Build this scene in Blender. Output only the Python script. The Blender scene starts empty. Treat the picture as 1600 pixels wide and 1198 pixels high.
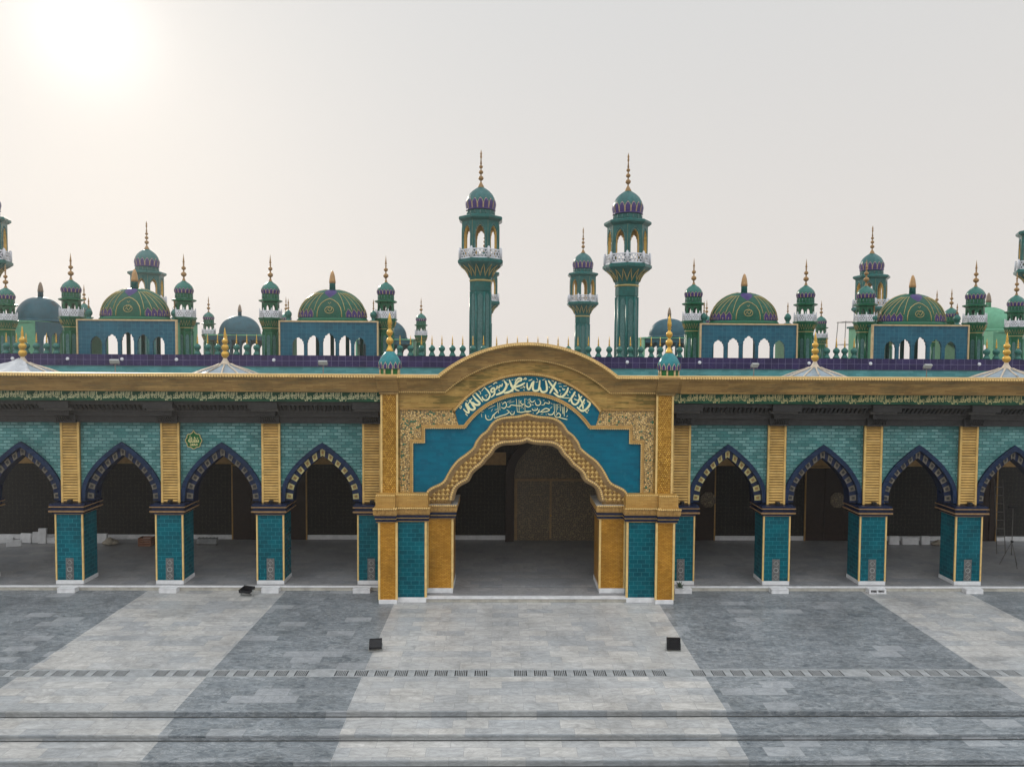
import bpy, bmesh, math, random
from math import sin, cos, pi, radians, sqrt, atan2
from mathutils import Vector, Matrix
random.seed(7)
SC = bpy.context.scene
COL = SC.collection
# ------------------------------------------------------------------ camera
FPX = 1067.0
CAM = Vector((-0.95, -27.2, 9.28))
_yaw = math.atan(15 / FPX); _pit = math.atan(42 / FPX); _rol = 0.006
CF = Vector((sin(_yaw) * cos(_pit), cos(_yaw) * cos(_pit), -sin(_pit)))
_R0 = CF.cross(Vector((0, 0, 1))).normalized(); _U0 = _R0.cross(CF)
CR = _R0 * cos(_rol) + _U0 * sin(_rol); CU = CR.cross(CF)
cam = bpy.data.cameras.new('camera'); cam.sensor_width = 36; cam.lens = 36 * FPX / 1600
cam.clip_start = 0.1; cam.clip_end = 3000
camo = bpy.data.objects.new('camera', cam); COL.objects.link(camo)
M = Matrix((CR, CU, -CF)).transposed().to_4x4(); M.translation = CAM
camo.matrix_world = M
SC.camera = camo


def at(px, py, Y):
    """where the sight line through a measured picture point meets the vertical plane y = Y"""
    d = CF * FPX + CR * (px - 800) - CU * (py - 599)
    p = CAM + d * ((Y - CAM.y) / d.y)
    return p.x, p.z


def gr(px, py, z=0.0):
    d = CF * FPX + CR * (px - 800) - CU * (py - 599)
    p = CAM + d * ((z - CAM.z) / d.z)
    return p.x, p.y


# ------------------------------------------------------------------ light
SKY_FILL = 3.15
SUN_AZ = radians(-30.8); SUN_EL = radians(21.8)      # measured from +Y towards +X
SDIR = Vector((sin(SUN_AZ) * cos(SUN_EL), cos(SUN_AZ) * cos(SUN_EL), sin(SUN_EL)))
W = bpy.data.worlds.new('World'); SC.world = W; W.use_nodes = True
wn = W.node_tree.nodes; wl = W.node_tree.links
bg = wn['Background']; bg.inputs['Strength'].default_value = 0.1
sky = wn.new('ShaderNodeTexSky'); sky.sky_type = 'NISHITA'; sky.sun_disc = False
sky.sun_elevation = SUN_EL; sky.sun_rotation = SUN_AZ; sky.dust_density = 8; sky.air_density = 1.0; sky.ozone_density = 1
tcw = wn.new('ShaderNodeTexCoord')


def wmath(op, a, b=None):
    n = wn.new('ShaderNodeMath'); n.operation = op
    for i, v in enumerate((a, b)):
        if v is None: continue
        if isinstance(v, (int, float)): n.inputs[i].default_value = v
        else: wl.new(v, n.inputs[i])
    return n.outputs[0]


nv = wn.new('ShaderNodeVectorMath'); nv.operation = 'NORMALIZE'; wl.new(tcw.outputs['Generated'], nv.inputs[0])
dp = wn.new('ShaderNodeVectorMath'); dp.operation = 'DOT_PRODUCT'; wl.new(nv.outputs[0], dp.inputs[0]); dp.inputs[1].default_value = SDIR
ang = wmath('ARCCOSINE', wmath('MINIMUM', dp.outputs['Value'], 0.99999))
g1 = wmath('MULTIPLY', wmath('EXPONENT', wmath('MULTIPLY', wmath('POWER', wmath('DIVIDE', ang, 0.066), 2.0), -1.0)), 2.5)
g2 = wmath('MULTIPLY', wmath('EXPONENT', wmath('DIVIDE', ang, -0.5)), .62)
glow = wmath('ADD', g1, g2)
sepw = wn.new('ShaderNodeSeparateXYZ'); wl.new(nv.outputs[0], sepw.inputs[0])
ramp = wn.new('ShaderNodeValToRGB'); wl.new(sepw.outputs['Z'], ramp.inputs[0])
ramp.color_ramp.elements[0].position = 0.0; ramp.color_ramp.elements[0].color = (0.74, 0.695, 0.66, 1)
ramp.color_ramp.elements[1].position = 0.5; ramp.color_ramp.elements[1].color = (0.655, 0.66, 0.66, 1)
e = ramp.color_ramp.elements.new(0.2); e.color = (0.715, 0.69, 0.665, 1)
# added fill light: unseen sky overhead and behind the viewer, brightened for the facade
mr = wn.new('ShaderNodeMapRange'); mr.interpolation_type = 'SMOOTHSTEP'; wl.new(sepw.outputs['Y'], mr.inputs[0])
for i_, v_ in ((1, .60), (2, -.10), (3, 0.0), (4, 1.0)): mr.inputs[i_].default_value = v_
mz = wn.new('ShaderNodeMapRange'); mz.interpolation_type = 'SMOOTHSTEP'; wl.new(sepw.outputs['Z'], mz.inputs[0])
for i_, v_ in ((1, .08), (2, .62), (3, 0.0), (4, 1.0)): mz.inputs[i_].default_value = v_
sky_fill = wmath('MULTIPLY', mr.outputs[0], mz.outputs[0]); gain = wmath('ADD', wmath('MULTIPLY', sky_fill, SKY_FILL - 1), 1.0)
hz = wn.new('ShaderNodeVectorMath'); hz.operation = 'SCALE'; wl.new(ramp.outputs[0], hz.inputs[0]); wl.new(wmath('MULTIPLY', gain, 10.4), hz.inputs['Scale'])
gv = wn.new('ShaderNodeVectorMath'); gv.operation = 'SCALE'; gv.inputs[0].default_value = (1.0, 0.975, 0.94); wl.new(glow, gv.inputs['Scale'])
sm = wn.new('ShaderNodeVectorMath'); sm.operation = 'ADD'; wl.new(hz.outputs[0], sm.inputs[0]); wl.new(gv.outputs[0], sm.inputs[1])
tint = wn.new('ShaderNodeMix'); tint.data_type = 'RGBA'; tint.blend_type = 'MULTIPLY'; wl.new(sky_fill, tint.inputs['Factor'])
wl.new(sm.outputs[0], tint.inputs['A']); tint.inputs['B'].default_value = (.96, .995, 1.025, 1)
mixw = wn.new('ShaderNodeMix'); mixw.data_type = 'RGBA'; mixw.inputs['Factor'].default_value = 0.985
wl.new(sky.outputs[0], mixw.inputs['A']); wl.new(tint.outputs['Result'], mixw.inputs['B'])
wl.new(mixw.outputs['Result'], bg.inputs['Color'])
sl = bpy.data.lights.new('sun', 'SUN'); sl.energy = 2.0; sl.angle = radians(4); sl.color = (1.0, 0.9, 0.76)
so = bpy.data.objects.new('sun', sl); COL.objects.link(so); so.location = SDIR * 60
so.rotation_euler = SDIR.to_track_quat('Z', 'Y').to_euler()
SC.view_settings.view_transform = 'Standard'; SC.view_settings.look = 'None'
SC.view_settings.exposure = 0.0; SC.view_settings.gamma = 1.0; SC.view_settings.use_curve_mapping = False
SC.cycles.volume_bounces = 1; SC.cycles.max_bounces = 6; SC.cycles.diffuse_bounces = 4


# ------------------------------------------------------------------ material helpers
class G:
    def __init__(s, name):
        s.m = bpy.data.materials.new(name); s.m.use_nodes = True
        s.nt = s.m.node_tree; s.b = s.nt.nodes['Principled BSDF']

    def n(s, typ, ins=None, **props):
        nd = s.nt.nodes.new('ShaderNode' + typ)
        for k, v in props.items(): setattr(nd, k, v)
        for k, v in (ins or {}).items():
            sk = nd.inputs[k]
            if isinstance(v, bpy.types.NodeSocket): s.nt.links.new(v, sk)
            else: sk.default_value = v
        return nd

    def math(s, op, a, b=0.0):
        return s.n('Math', {0: a, 1: b}, operation=op).outputs[0]

    def mix(s, f, a, b, bt='MIX'):
        c = lambda v: v if isinstance(v, bpy.types.NodeSocket) else (*v, 1)
        return s.n('Mix', {'Factor': f, 'A': c(a), 'B': c(b)}, data_type='RGBA', blend_type=bt).outputs['Result']

    def set(s, **k):
        for kk, v in k.items():
            sk = s.b.inputs[kk.replace('_', ' ')]
            if isinstance(v, bpy.types.NodeSocket): s.nt.links.new(v, sk)
            else: sk.default_value = (*v, 1) if isinstance(v, tuple) and len(v) == 3 else v

    def noise(s, vec, scale, detail=4, rough=.55, dist=0.0):
        return s.n('TexNoise', {'Vector': vec, 'Scale': scale, 'Detail': detail, 'Roughness': rough, 'Distortion': dist}).outputs['Fac']

    def ramp(s, f, a, b, c0=(0, 0, 0), c1=(1, 1, 1)):
        r = s.n('ValToRGB', {0: f}); e = r.color_ramp.elements
        e[0].position = a; e[0].color = (*c0, 1); e[1].position = b; e[1].color = (*c1, 1)
        return r.outputs[0]

    def obj(s): return s.n('TexCoord').outputs['Object']

    def boxuv(s):
        tc = s.n('TexCoord')
        p = s.n('SeparateXYZ', {0: tc.outputs['Object']}); q = s.n('SeparateXYZ', {0: tc.outputs['Normal']})
        ax = s.math('GREATER_THAN', s.math('ABSOLUTE', q.outputs[0]), .7)
        az = s.math('GREATER_THAN', s.math('ABSOLUTE', q.outputs[2]), .7)
        u = s.math('ADD', p.outputs[0], s.math('MULTIPLY', ax, s.math('SUBTRACT', p.outputs[1], p.outputs[0])))
        v = s.math('ADD', p.outputs[2], s.math('MULTIPLY', az, s.math('SUBTRACT', p.outputs[1], p.outputs[2])))
        return s.n('CombineXYZ', {0: u, 1: v}).outputs[0]

    def polaruv(s, R):
        p = s.n('SeparateXYZ', {0: s.obj()})
        u = s.math('MULTIPLY', s.math('ARCTAN2', p.outputs[1], p.outputs[0]), R)
        return s.n('CombineXYZ', {0: u, 1: p.outputs[2]}).outputs[0]

    def bump(s, h, strength=.3, dist=.02):
        s.set(Normal=s.n('Bump', {'Height': h, 'Strength': strength, 'Distance': dist}).outputs[0])


def brickmat(name, c1, c2, mortar, bw, bh, ms=.006, rough=.3, bump=.4, dirt=.35, polar=None, patch=None, patch_scale=(1, 1), dist=.01, spec=.2, grain=0.0, off=.5, metal=0.0, dirts=.9):
    g = G(name)
    uv = g.polaruv(polar) if polar else g.boxuv()
    br = g.n('TexBrick', {'Vector': uv, 'Color1': (0, 0, 0, 1), 'Color2': (1, 1, 1, 1), 'Mortar': (.5, .5, .5, 1), 'Scale': 1.0,
                          'Mortar Size': ms, 'Mortar Smooth': .2, 'Bias': 0.0, 'Brick Width': bw, 'Row Height': bh}, offset=off)
    col = g.mix(br.outputs['Color'], c1, c2)
    if patch:
        pm = g.n('Mapping', {'Vector': uv, 'Scale': (patch_scale[0], patch_scale[1], 1)}).outputs[0]
        pf = g.noise(pm, 1.0, 5, .6)
        pf = g.math('ADD', pf, g.math('MULTIPLY', g.math('SUBTRACT', br.outputs['Color'], .5), .22))
        col = g.mix(g.ramp(pf, .5, .62), col, patch)
    col = g.mix(br.outputs['Fac'], col, mortar)
    o = g.obj()
    d = g.ramp(g.noise(o, dirts, 6, .65), .3, .75, (1 - dirt,) * 3, (1 + dirt * .35,) * 3)
    col = g.mix(1.0, col, d, 'MULTIPLY')
    h = g.math('SUBTRACT', 1.0, br.outputs['Fac'])
    h = g.math('ADD', h, g.math('MULTIPLY', br.outputs['Color'], .25))
    if grain: h = g.math('ADD', h, g.math('MULTIPLY', g.noise(o, 28, 3), grain))
    g.bump(h, bump, dist)
    rr = g.math('ADD', g.math('MULTIPLY', g.noise(o, 3.0), .2), rough - .1)
    g.set(Base_Color=col, Roughness=rr, Metallic=metal); g.b.inputs['Specular IOR Level'].default_value = spec
    return g.m


def plain(name, c, rough=.5, var=.25, scale=4.0, spec=.22, metal=0.0, bump=0.0, bscale=30):
    g = G(name); o = g.obj()
    d = g.ramp(g.noise(o, scale, 6, .6), .3, .7, (1 - var,) * 3, (1 + var * .4,) * 3)
    g.set(Base_Color=g.mix(1.0, c, d, 'MULTIPLY'), Roughness=rough, Metallic=metal)
    g.b.inputs['Specular IOR Level'].default_value = spec
    if bump: g.bump(g.noise(o, bscale, 4), bump, .02)
    return g.m


# ------------------------------------------------------------------ materials
M_teal = brickmat('teal_tile', (.0, .066, .092), (.0, .105, .135), (.02, .17, .20), .30, .165, .009, .16, .25, .35, dist=.004, spec=.15)
M_tealfield = brickmat('teal_field_tile', (.0, .090, .150), (.0, .125, .190), (.0, .15, .205), .30, .12, .003, .25, .12, .22, dist=.004, spec=.15)
M_turq = brickmat('turquoise_rough_brick', (.06, .21, .205), (.21, .41, .395), (  .05, .165, .165), .30, .122, .018, .4, 1.0, .5, dist=.03, grain=.6, dirts=.6)
M_gold = brickmat('gold_rock_face_brick', (.44, .20, .022), (.60, .30, .045), (.27, .12, .012), .13, .05, .006, .32, .8, .4, dist=.02, grain=.5, metal=.25)
M_goldmos = brickmat('gold_mosaic', (.36, .17, .02), (.70, .385, .07), (.20, .10, .015), .07, .07, .008, .3, .8, .3, dist=.02, grain=.4, metal=.25)
M_gable = brickmat('gold_gable_brick', (.33, .195, .05), (.50, .32, .095), (.30, .185, .05), .55, .055, .004, .45, .5, .35, patch=(.15, .11, .025), patch_scale=(.75, 3.2), dist=.015, grain=.3)
M_eaves = brickmat('gold_eaves_brick', (.28, .165, .055), (.46, .29, .10), (.22, .125, .04), .5, .06, .004, .45, .5, .4, patch=(.24, .16, .06), patch_scale=(.5, 4), dist=.015, grain=.3)
M_ledge = brickmat('ledge_brick', (.36, .20, .05), (.46, .27, .075), (.25, .14, .035), .3, .06, .004, .4, .5, .3, dist=.015, grain=.3)
M_mouldd = plain('brown_moulding', (.30, .20, .10), .45, .3, 5, bump=.15)
M_mould = plain('gold_moulding', (.38, .225, .072), .35, .3, 5, bump=.15)
M_edge = plain('gold_trim', (.62, .43, .17), .3, .25, 6)
M_slat = plain('gold_slat', (.58, .38, .13), .28, .3, 3)
M_slatback = plain('gold_slat_back', (.27, .165, .05), .4, .3, 3)
M_studd = plain('gold_stud', (.60, .40, .14), .4, .3, 8)
M_studk = plain('dark_gold_stud', (.24, .135, .04), .4, .3, 8)
M_bead = plain('bright_gold_bead', (.62, .42, .16), .3, .2, 5)
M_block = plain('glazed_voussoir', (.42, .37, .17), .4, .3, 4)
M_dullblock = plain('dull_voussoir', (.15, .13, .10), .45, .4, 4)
M_studback = plain('stud_bed', (.22, .13, .045), .5, .3, 6)
M_leaf = plain('gilded_metal', (.50, .30, .06), .28, .3, 6, metal=.5)
M_navy = brickmat('navy_tile', (.005, .014, .042), (.010, .028, .074), (.02, .04, .09), .2, .1, .004, .22, .15, .3, dist=.004)
M_navyp = plain('navy_glaze', (.006, .014, .045), .25, .3, 6)
M_purple = brickmat('purple_band_tile', (.016, .012, .056), (.028, .020, .082), (.13, .12, .20), .36, .30, .010, .25, .15, .3, dist=.004, off=0)
M_purp = plain('purple_glaze', (.035, .018, .11), .3, .3, 9)
M_wallteal = brickmat('parapet_teal_brick', (.05, .20, .215), (.085, .27, .28), (.07, .21, .22), .4, .14, .006, .35, .3, .3)
M_white = plain('white_marble', (.62, .62, .63), .35, .22, 3)
M_whitep = plain('white_paint', (.52, .53, .57), .45, .15, 5)
M_roof = plain('roof_screed', (.30, .29, .27), .8, .3, 1.5)
M_black = plain('black_metal', (.012, .012, .014), .35, .2, 8)
M_glass_dark = plain('dark_lens', (.008, .008, .01), .3, .1, 8)
M_grey = plain('grey_metal', (.30, .31, .30), .4, .2, 8)
M_brown = plain('dark_brown_wood', (.026, .014, .010), .45, .35, 6)
M_green = plain('deep_green_enamel', (.005, .11, .03), .4, .3, 6)
M_cream = plain('cream_letter_enamel', (.72, .70, .42), .4, .15, 9)
M_rimc = plain('medallion_rim', (.60, .48, .22), .4, .2, 9)
M_creamgold = plain('yellow_letter_enamel', (.70, .62, .30), .4, .2, 9)
M_bandgreen = plain('inscription_green', (.006, .075, .035), .4, .4, 3)
M_frieze = plain('charcoal_frieze', (.030, .029, .029), .45, .4, 7, bump=.6, bscale=18)
M_friezel = plain('charcoal_frieze_edge', (.085, .082, .076), .45, .3, 7)
M_cloth = plain('white_sheet', (.40, .41, .43), .8, .25, 3)
M_orange = plain('rusty_crate', (.22, .10, .06), .7, .3, 5)
M_beige = plain('beige_sack', (.34, .30, .24), .9, .3, 9)
M_steel = plain('scaffold_steel', (.16, .15, .14), .6, .3, 8)
M_copper = plain('copper_glaze', (.34, .20, .085), .35, .3, 6)


def m_patterned():
    g = G('patterned_back_wall'); uv = g.boxuv()
    v = g.n('TexVoronoi', {'Vector': uv, 'Scale': 5.2, 'Randomness': .25}, feature='DISTANCE_TO_EDGE').outputs['Distance']
    v2 = g.n('TexVoronoi', {'Vector': uv, 'Scale': 11.0, 'Randomness': .7}).outputs['Distance']
    f = g.ramp(g.math('ADD', v, g.math('MULTIPLY', v2, .35)), .12, .3)
    c = g.mix(f, (.042, .036, .028), (.010, .009, .008))
    g.set(Base_Color=c, Roughness=.6); g.b.inputs['Specular IOR Level'].default_value = .25
    return g.m


M_back = m_patterned()


def m_doorlattice():
    g = G('carved_door_panel'); uv = g.boxuv()
    v = g.n('TexVoronoi', {'Vector': uv, 'Scale': 11.0, 'Randomness': .6}, feature='DISTANCE_TO_EDGE').outputs['Distance']
    c = g.mix(g.ramp(v, .03, .12), (.23, .175, .095), (.065, .048, .03))
    g.set(Base_Color=c, Roughness=.5); g.bump(v, .5, .02)
    return g.m


M_lattice = m_doorlattice()


def m_mosaic():
    g = G('pebble_mosaic'); uv = g.boxuv()
    v = g.n('TexVoronoi', {'Vector': uv, 'Scale': 14.0, 'Randomness': .7})
    r = g.n('SeparateColor', {0: v.outputs['Color']}).outputs[0]
    ed = g.n('TexVoronoi', {'Vector': uv, 'Scale': 14.0, 'Randomness': .7}, feature='DISTANCE_TO_EDGE').outputs['Distance']
    c = g.mix(g.ramp(r, .2, .9), (.50, .31, .09), (.72, .50, .20))
    c = g.mix(g.math('GREATER_THAN', r, .90), c, (.02, .12, .05))
    c = g.mix(g.ramp(ed, .03, .17), (.12, .075, .025), c)
    g.set(Base_Color=c, Roughness=.35); g.bump(ed, 1.0, .04)
    return g.m


M_mosaic = m_mosaic()


def m_ornament():
    g = G('inlaid_stone_panel'); uv = g.boxuv()
    p = g.n('SeparateXYZ', {0: uv})
    ck = g.n('TexChecker', {'Vector': g.n('Mapping', {'Vector': uv, 'Rotation': (0, 0, pi / 4)}).outputs[0], 'Scale': 9.0}).outputs['Fac']
    w = g.n('TexVoronoi', {'Vector': uv, 'Scale': 16.0, 'Randomness': .15}, feature='DISTANCE_TO_EDGE').outputs['Distance']
    c = g.mix(ck, (.055, .06, .066), (.10, .10, .10))
    c = g.mix(g.ramp(w, .02, .09), (.20, .185, .16), c)
    g.set(Base_Color=c, Roughness=.4)
    return g.m


M_orn = m_ornament()


def m_marble(name, stripes=True, light=(.40, .402, .402), bright=1.0, dim=1.0):
    g = G(name); tc = g.obj(); p = g.n('SeparateXYZ', {0: tc})
    uv = g.n('CombineXYZ', {0: p.outputs[0], 1: g.math('ADD', p.outputs[1], g.math('MULTIPLY', p.outputs[2], 1.37))}).outputs[0]
    br = g.n('TexBrick', {'Vector': uv, 'Color1': (0, 0, 0, 1), 'Color2': (1, 1, 1, 1), 'Mortar': (.5, .5, .5, 1), 'Scale': 1.0,
                          'Mortar Size': .007, 'Mortar Smooth': .1, 'Brick Width': .92, 'Row Height': .40}, offset=.37)
    t = br.outputs['Color']; shift = g.n('CombineXYZ', {0: g.math('MULTIPLY', t, 9.0), 1: g.math('MULTIPLY', t, 5.0)}).outputs[0]
    pv = g.n('VectorMath', {0: uv, 1: shift}, operation='ADD').outputs[0]
    mp = g.n('Mapping', {'Vector': pv, 'Scale': (1.0, 2.4, 1), 'Rotation': (0, 0, .35)}).outputs[0]
    cloud = g.noise(mp, 1.15, 9, .62, 3.0)
    vein = g.ramp(g.math('ABSOLUTE', g.math('SUBTRACT', g.noise(mp, 1.3, 6, .55, 2.6), .5)), .0, .035)
    dvein = g.ramp(g.math('ABSOLUTE', g.math('SUBTRACT', g.noise(mp, .9, 5, .6, 3.4), .47)), .0, .03)
    big = g.noise(tc, .32, 4)
    lc = g.mix(g.ramp(cloud, .3, .72), tuple(v * .72 for v in light), tuple(min(1, v * 1.24) for v in light))
    lc = g.mix(g.math('MULTIPLY', g.math('SUBTRACT', 1.0, vein), .5), lc, tuple(v * .62 for v in light))
    lc = g.mix(1.0, lc, g.ramp(t, 0, 1, (.84, .86, .88), (1.13, 1.09, 1.04)), 'MULTIPLY')
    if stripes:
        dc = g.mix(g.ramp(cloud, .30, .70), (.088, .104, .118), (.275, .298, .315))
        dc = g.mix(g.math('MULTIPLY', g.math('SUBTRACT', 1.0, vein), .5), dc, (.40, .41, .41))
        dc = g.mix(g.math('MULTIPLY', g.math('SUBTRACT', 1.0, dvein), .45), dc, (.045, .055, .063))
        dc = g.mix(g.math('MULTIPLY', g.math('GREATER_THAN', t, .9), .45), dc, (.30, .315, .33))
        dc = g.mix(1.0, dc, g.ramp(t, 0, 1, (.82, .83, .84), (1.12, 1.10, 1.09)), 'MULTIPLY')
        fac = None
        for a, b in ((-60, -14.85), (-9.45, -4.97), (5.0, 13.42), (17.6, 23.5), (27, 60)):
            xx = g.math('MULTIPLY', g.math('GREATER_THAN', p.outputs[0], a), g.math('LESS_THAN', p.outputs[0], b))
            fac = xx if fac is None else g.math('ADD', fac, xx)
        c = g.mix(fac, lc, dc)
    else: c = lc
    c = g.mix(g.math('MULTIPLY', br.outputs['Fac'], .45), c, (.16, .16, .16))
    c = g.mix(1.0, c, g.ramp(big, .3, .7, (.80 * dim,) * 3, (1.08 * dim,) * 3), 'MULTIPLY')
    spots = g.ramp(g.noise(tc, .9, 9, .72, .6), .48, .72, (1, 1, 1), (.66, .655, .64))
    c = g.mix(.75, c, g.mix(1.0, c, spots, 'MULTIPLY'))
    g.set(Base_Color=c, Roughness=g.math('ADD', g.math('MULTIPLY', cloud, .25), .28))
    g.b.inputs['Specular IOR Level'].default_value = .35
    return g.m


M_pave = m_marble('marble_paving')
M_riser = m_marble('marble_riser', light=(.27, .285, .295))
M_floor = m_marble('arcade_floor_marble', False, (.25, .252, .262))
M_footshade = plain('riser_foot_shade', (.07, .072, .072), .9, .4, 3)  # dark colour that stands for shade below the step risers
M_grate = plain('grate_stone', (.29, .30, .305), .5, .3, 4)
M_dark = plain('drain_dark', (.012, .013, .013), .8, .2, 3)
M_earth = plain('dusty_ground', (.30, .29, .27), .9, .3, .2)

# roof-top glazes
M_dteal = brickmat('dome_teal_glaze', (.012, .075, .09), (.018, .105, .12), (.05, .16, .17), .2, .12, .004, .25, .15, .3, polar=1.0, dist=.004)
M_dgreen = brickmat('dome_green_glaze', (.003, .08, .04), (.006, .11, .055), (.015, .13, .08), .2, .12, .004, .25, .15, .3, polar=1.0, dist=.004)
M_tgreen = plain('turret_green_glaze', (.004, .085, .038), .25, .35, 4)
M_tteal = plain('minaret_teal_glaze', (.006, .085, .078), .25, .35, 4)
M_panelgrey = brickmat('mosaic_strip', (.04, .12, .115), (.11, .21, .20), (.02, .08, .08), .09, .06, .008, .3, .3, .3, polar=.6)
M_pavtile = brickmat('pavilion_blue_tile', (.008, .072, .115), (.014, .10, .15), (.04, .16, .21), .24, .2, .006, .25, .15, .3, dist=.004, off=0)
M_pavback = plain('pavilion_plain_blue', (.012, .065, .09), .45, .3, 3)
M_paleg = plain('pale_green_plaster', (.10, .27, .17), .6, .2, 3)
M_trim = plain('cream_trim', (.46, .34, .19), .4, .25, 5)
M_goldline = plain('gold_line_glaze', (.36, .28, .11), .35, .2, 7)
M_skyglass = plain('skylight_glass', (.20, .25, .29), .15, .2, 2)
M_whiterib = plain('skylight_rib', (.44, .37, .29), .4, .2, 5)


# ------------------------------------------------------------------ mesh helpers
OFF = {}


class MB:
    def __init__(s): s.v = []; s.f = []; s.mi = []; s.sm = []; s.T = None

    def add(s, vs, fs, mi=0, smooth=False):
        b = len(s.v)
        if s.T is not None: vs = [tuple(s.T @ Vector(p)) for p in vs]
        s.v += [tuple(p) for p in vs]
        for f in fs: s.f.append([b + i for i in f]); s.mi.append(mi); s.sm.append(smooth)

    def box(s, x0, x1, y0, y1, z0, z1, mi=0):
        s.add([(x, y, z) for x in (x0, x1) for y in (y0, y1) for z in (z0, z1)],
              [(0, 1, 3, 2), (4, 6, 7, 5), (0, 4, 5, 1), (2, 3, 7, 6), (0, 2, 6, 4), (1, 5, 7, 3)], mi)

    def prism(s, o, y0, y1, mi=0, ms=None, mb=None):
        n = len(o); ms = mi if ms is None else ms; mb = ms if mb is None else mb
        vs = [(x, y0, z) for x, z in o] + [(x, y1, z) for x, z in o]
        s.add(vs, [list(range(n))], mi)
        b = len(s.v) - 2 * n
        s.f.append([b + n + i for i in reversed(range(n))]); s.mi.append(mb); s.sm.append(False)
        for i in range(n):
            j = (i + 1) % n
            s.f.append([b + j, b + i, b + n + i, b + n + j]); s.mi.append(ms); s.sm.append(False)

    def lathe(s, prof, n=24, c=(0, 0, 0), mi=0, smooth=True, ph=0.0, sx=1, sy=1, flute=0, fa=0.0, cap=True):
        vs = []
        for r, z in prof:
            for k in range(n):
                a = ph + 2 * pi * k / n
                rr = r * (1 - fa * abs(sin(flute * a / 2))) if flute else r
                vs.append((c[0] + rr * cos(a) * sx, c[1] + rr * sin(a) * sy, c[2] + z))
        fs = []
        for i in range(len(prof) - 1):
            for k in range(n):
                fs.append((i * n + k, i * n + (k + 1) % n, (i + 1) * n + (k + 1) % n, (i + 1) * n + k))
        s.add(vs, fs, mi, smooth)
        if cap:
            b = len(s.v) - len(vs)
            s.f.append([b + k for k in reversed(range(n))]); s.mi.append(mi); s.sm.append(False)
            s.f.append([b + (len(prof) - 1) * n + k for k in range(n)]); s.mi.append(mi); s.sm.append(False)

    def tube(s, pts, r, n=6, mi=0, smooth=True, closed=False):
        pts = [Vector(p) for p in pts]; N = len(pts); vs = []
        for i, p in enumerate(pts):
            a = pts[i - 1] if (i > 0 or closed) else p; b = pts[(i + 1) % N] if (i < N - 1 or closed) else p
            d = (b - a).normalized(); up = Vector((0, 1, 0)) if abs(d.y) < .9 else Vector((1, 0, 0))
            u = d.cross(up).normalized(); w = d.cross(u)
            for k in range(n):
                t = 2 * pi * k / n; vs.append(p + (u * cos(t) + w * sin(t)) * r)
        fs = []
        for i in range(N if closed else N - 1):
            j = (i + 1) % N
            for k in range(n): fs.append((i * n + k, i * n + (k + 1) % n, j * n + (k + 1) % n, j * n + k))
        if not closed: fs += [list(reversed(range(n))), [(N - 1) * n + k for k in range(n)]]
        s.add(vs, fs, mi, smooth)

    def sweep(s, path, prof, mi=0, caps=True):
        """profile of (offset along the upper normal, y) carried along a path in the x-z plane"""
        N = len(path); m = len(prof); vs = []
        for i, (x, z) in enumerate(path):
            a = path[max(0, i - 1)]; b = path[min(N - 1, i + 1)]
            d1 = Vector((x - a[0], z - a[1])); d2 = Vector((b[0] - x, b[1] - z))
            if d1.length < 1e-9: d1 = d2
            if d2.length < 1e-9: d2 = d1
            d1.normalize(); d2.normalize()
            n1 = Vector((-d1.y, d1.x)); n2 = Vector((-d2.y, d2.x)); nn = (n1 + n2).normalized()
            k = 1 / max(.45, nn.dot(n1))
            for o, y in prof: vs.append((x + nn.x * o * k, y, z + nn.y * o * k))
        fs = []
        for i in range(N - 1):
            for k in range(m):
                l = (k + 1) % m; fs.append((i * m + k, i * m + l, (i + 1) * m + l, (i + 1) * m + k))
        if caps: fs += [list(range(m)), [(N - 1) * m + k for k in reversed(range(m))]]
        s.add(vs, fs, mi)

    def ball(s, x, y, z, r, mi=0, n=6, m=4, smooth=True):
        s.lathe([(r * sin(pi * (i + .0001) / m) + .0005, -r * cos(pi * i / m)) for i in range(m + 1)], n, (x, y, z), mi, smooth)

    def beads(s, path, r, step, y, mi=0):
        acc = 0.0; nxt = step / 2
        for (x0, z0), (x1, z1) in zip(path, path[1:]):
            L = math.hypot(x1 - x0, z1 - z0)
            while nxt <= acc + L:
                t = (nxt - acc) / L; s.ball(x0 + (x1 - x0) * t, y, z0 + (z1 - z0) * t, r, mi, 6, 4); nxt += step
            acc += L

    def build(s, name, mats, parent=None, off=None, bevel=0.0):
        me = bpy.data.meshes.new(name)
        o = Vector(off) if off is not None else Vector(OFF.get(parent.name, (0, 0, 0)) if parent else (0, 0, 0))
        me.from_pydata([(x - o.x, y - o.y, z - o.z) for x, y, z in s.v], [], s.f)
        for p, mi, sm in zip(me.polygons, s.mi, s.sm): p.material_index = mi; p.use_smooth = sm
        for m in (mats if isinstance(mats, (list, tuple)) else [mats]): me.materials.append(m)
        bm = bmesh.new(); bm.from_mesh(me); bmesh.ops.recalc_face_normals(bm, faces=bm.faces); bm.to_mesh(me); bm.free()
        ob = bpy.data.objects.new(name, me); COL.objects.link(ob)
        if parent: ob.parent = parent; OFF[ob.name] = tuple(o)
        else: ob.location = o
        if bevel:
            b = ob.modifiers.new('bevel', 'BEVEL'); b.width = bevel; b.segments = 2; b.limit_method = 'ANGLE'
        return ob


def tag(o, label, cat, group=None):
    o['label'] = label; o['category'] = cat
    if group: o['group'] = group
    return o


def thing(name, label, cat, loc=(0, 0, 0), group=None, local=False):
    o = bpy.data.objects.new(name, None); COL.objects.link(o); o.location = loc; o.empty_display_size = .3
    OFF[o.name] = (0, 0, 0) if local else tuple(loc)
    return tag(o, label, cat, group)


def struct(o): o['kind'] = 'structure'; return o


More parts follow.
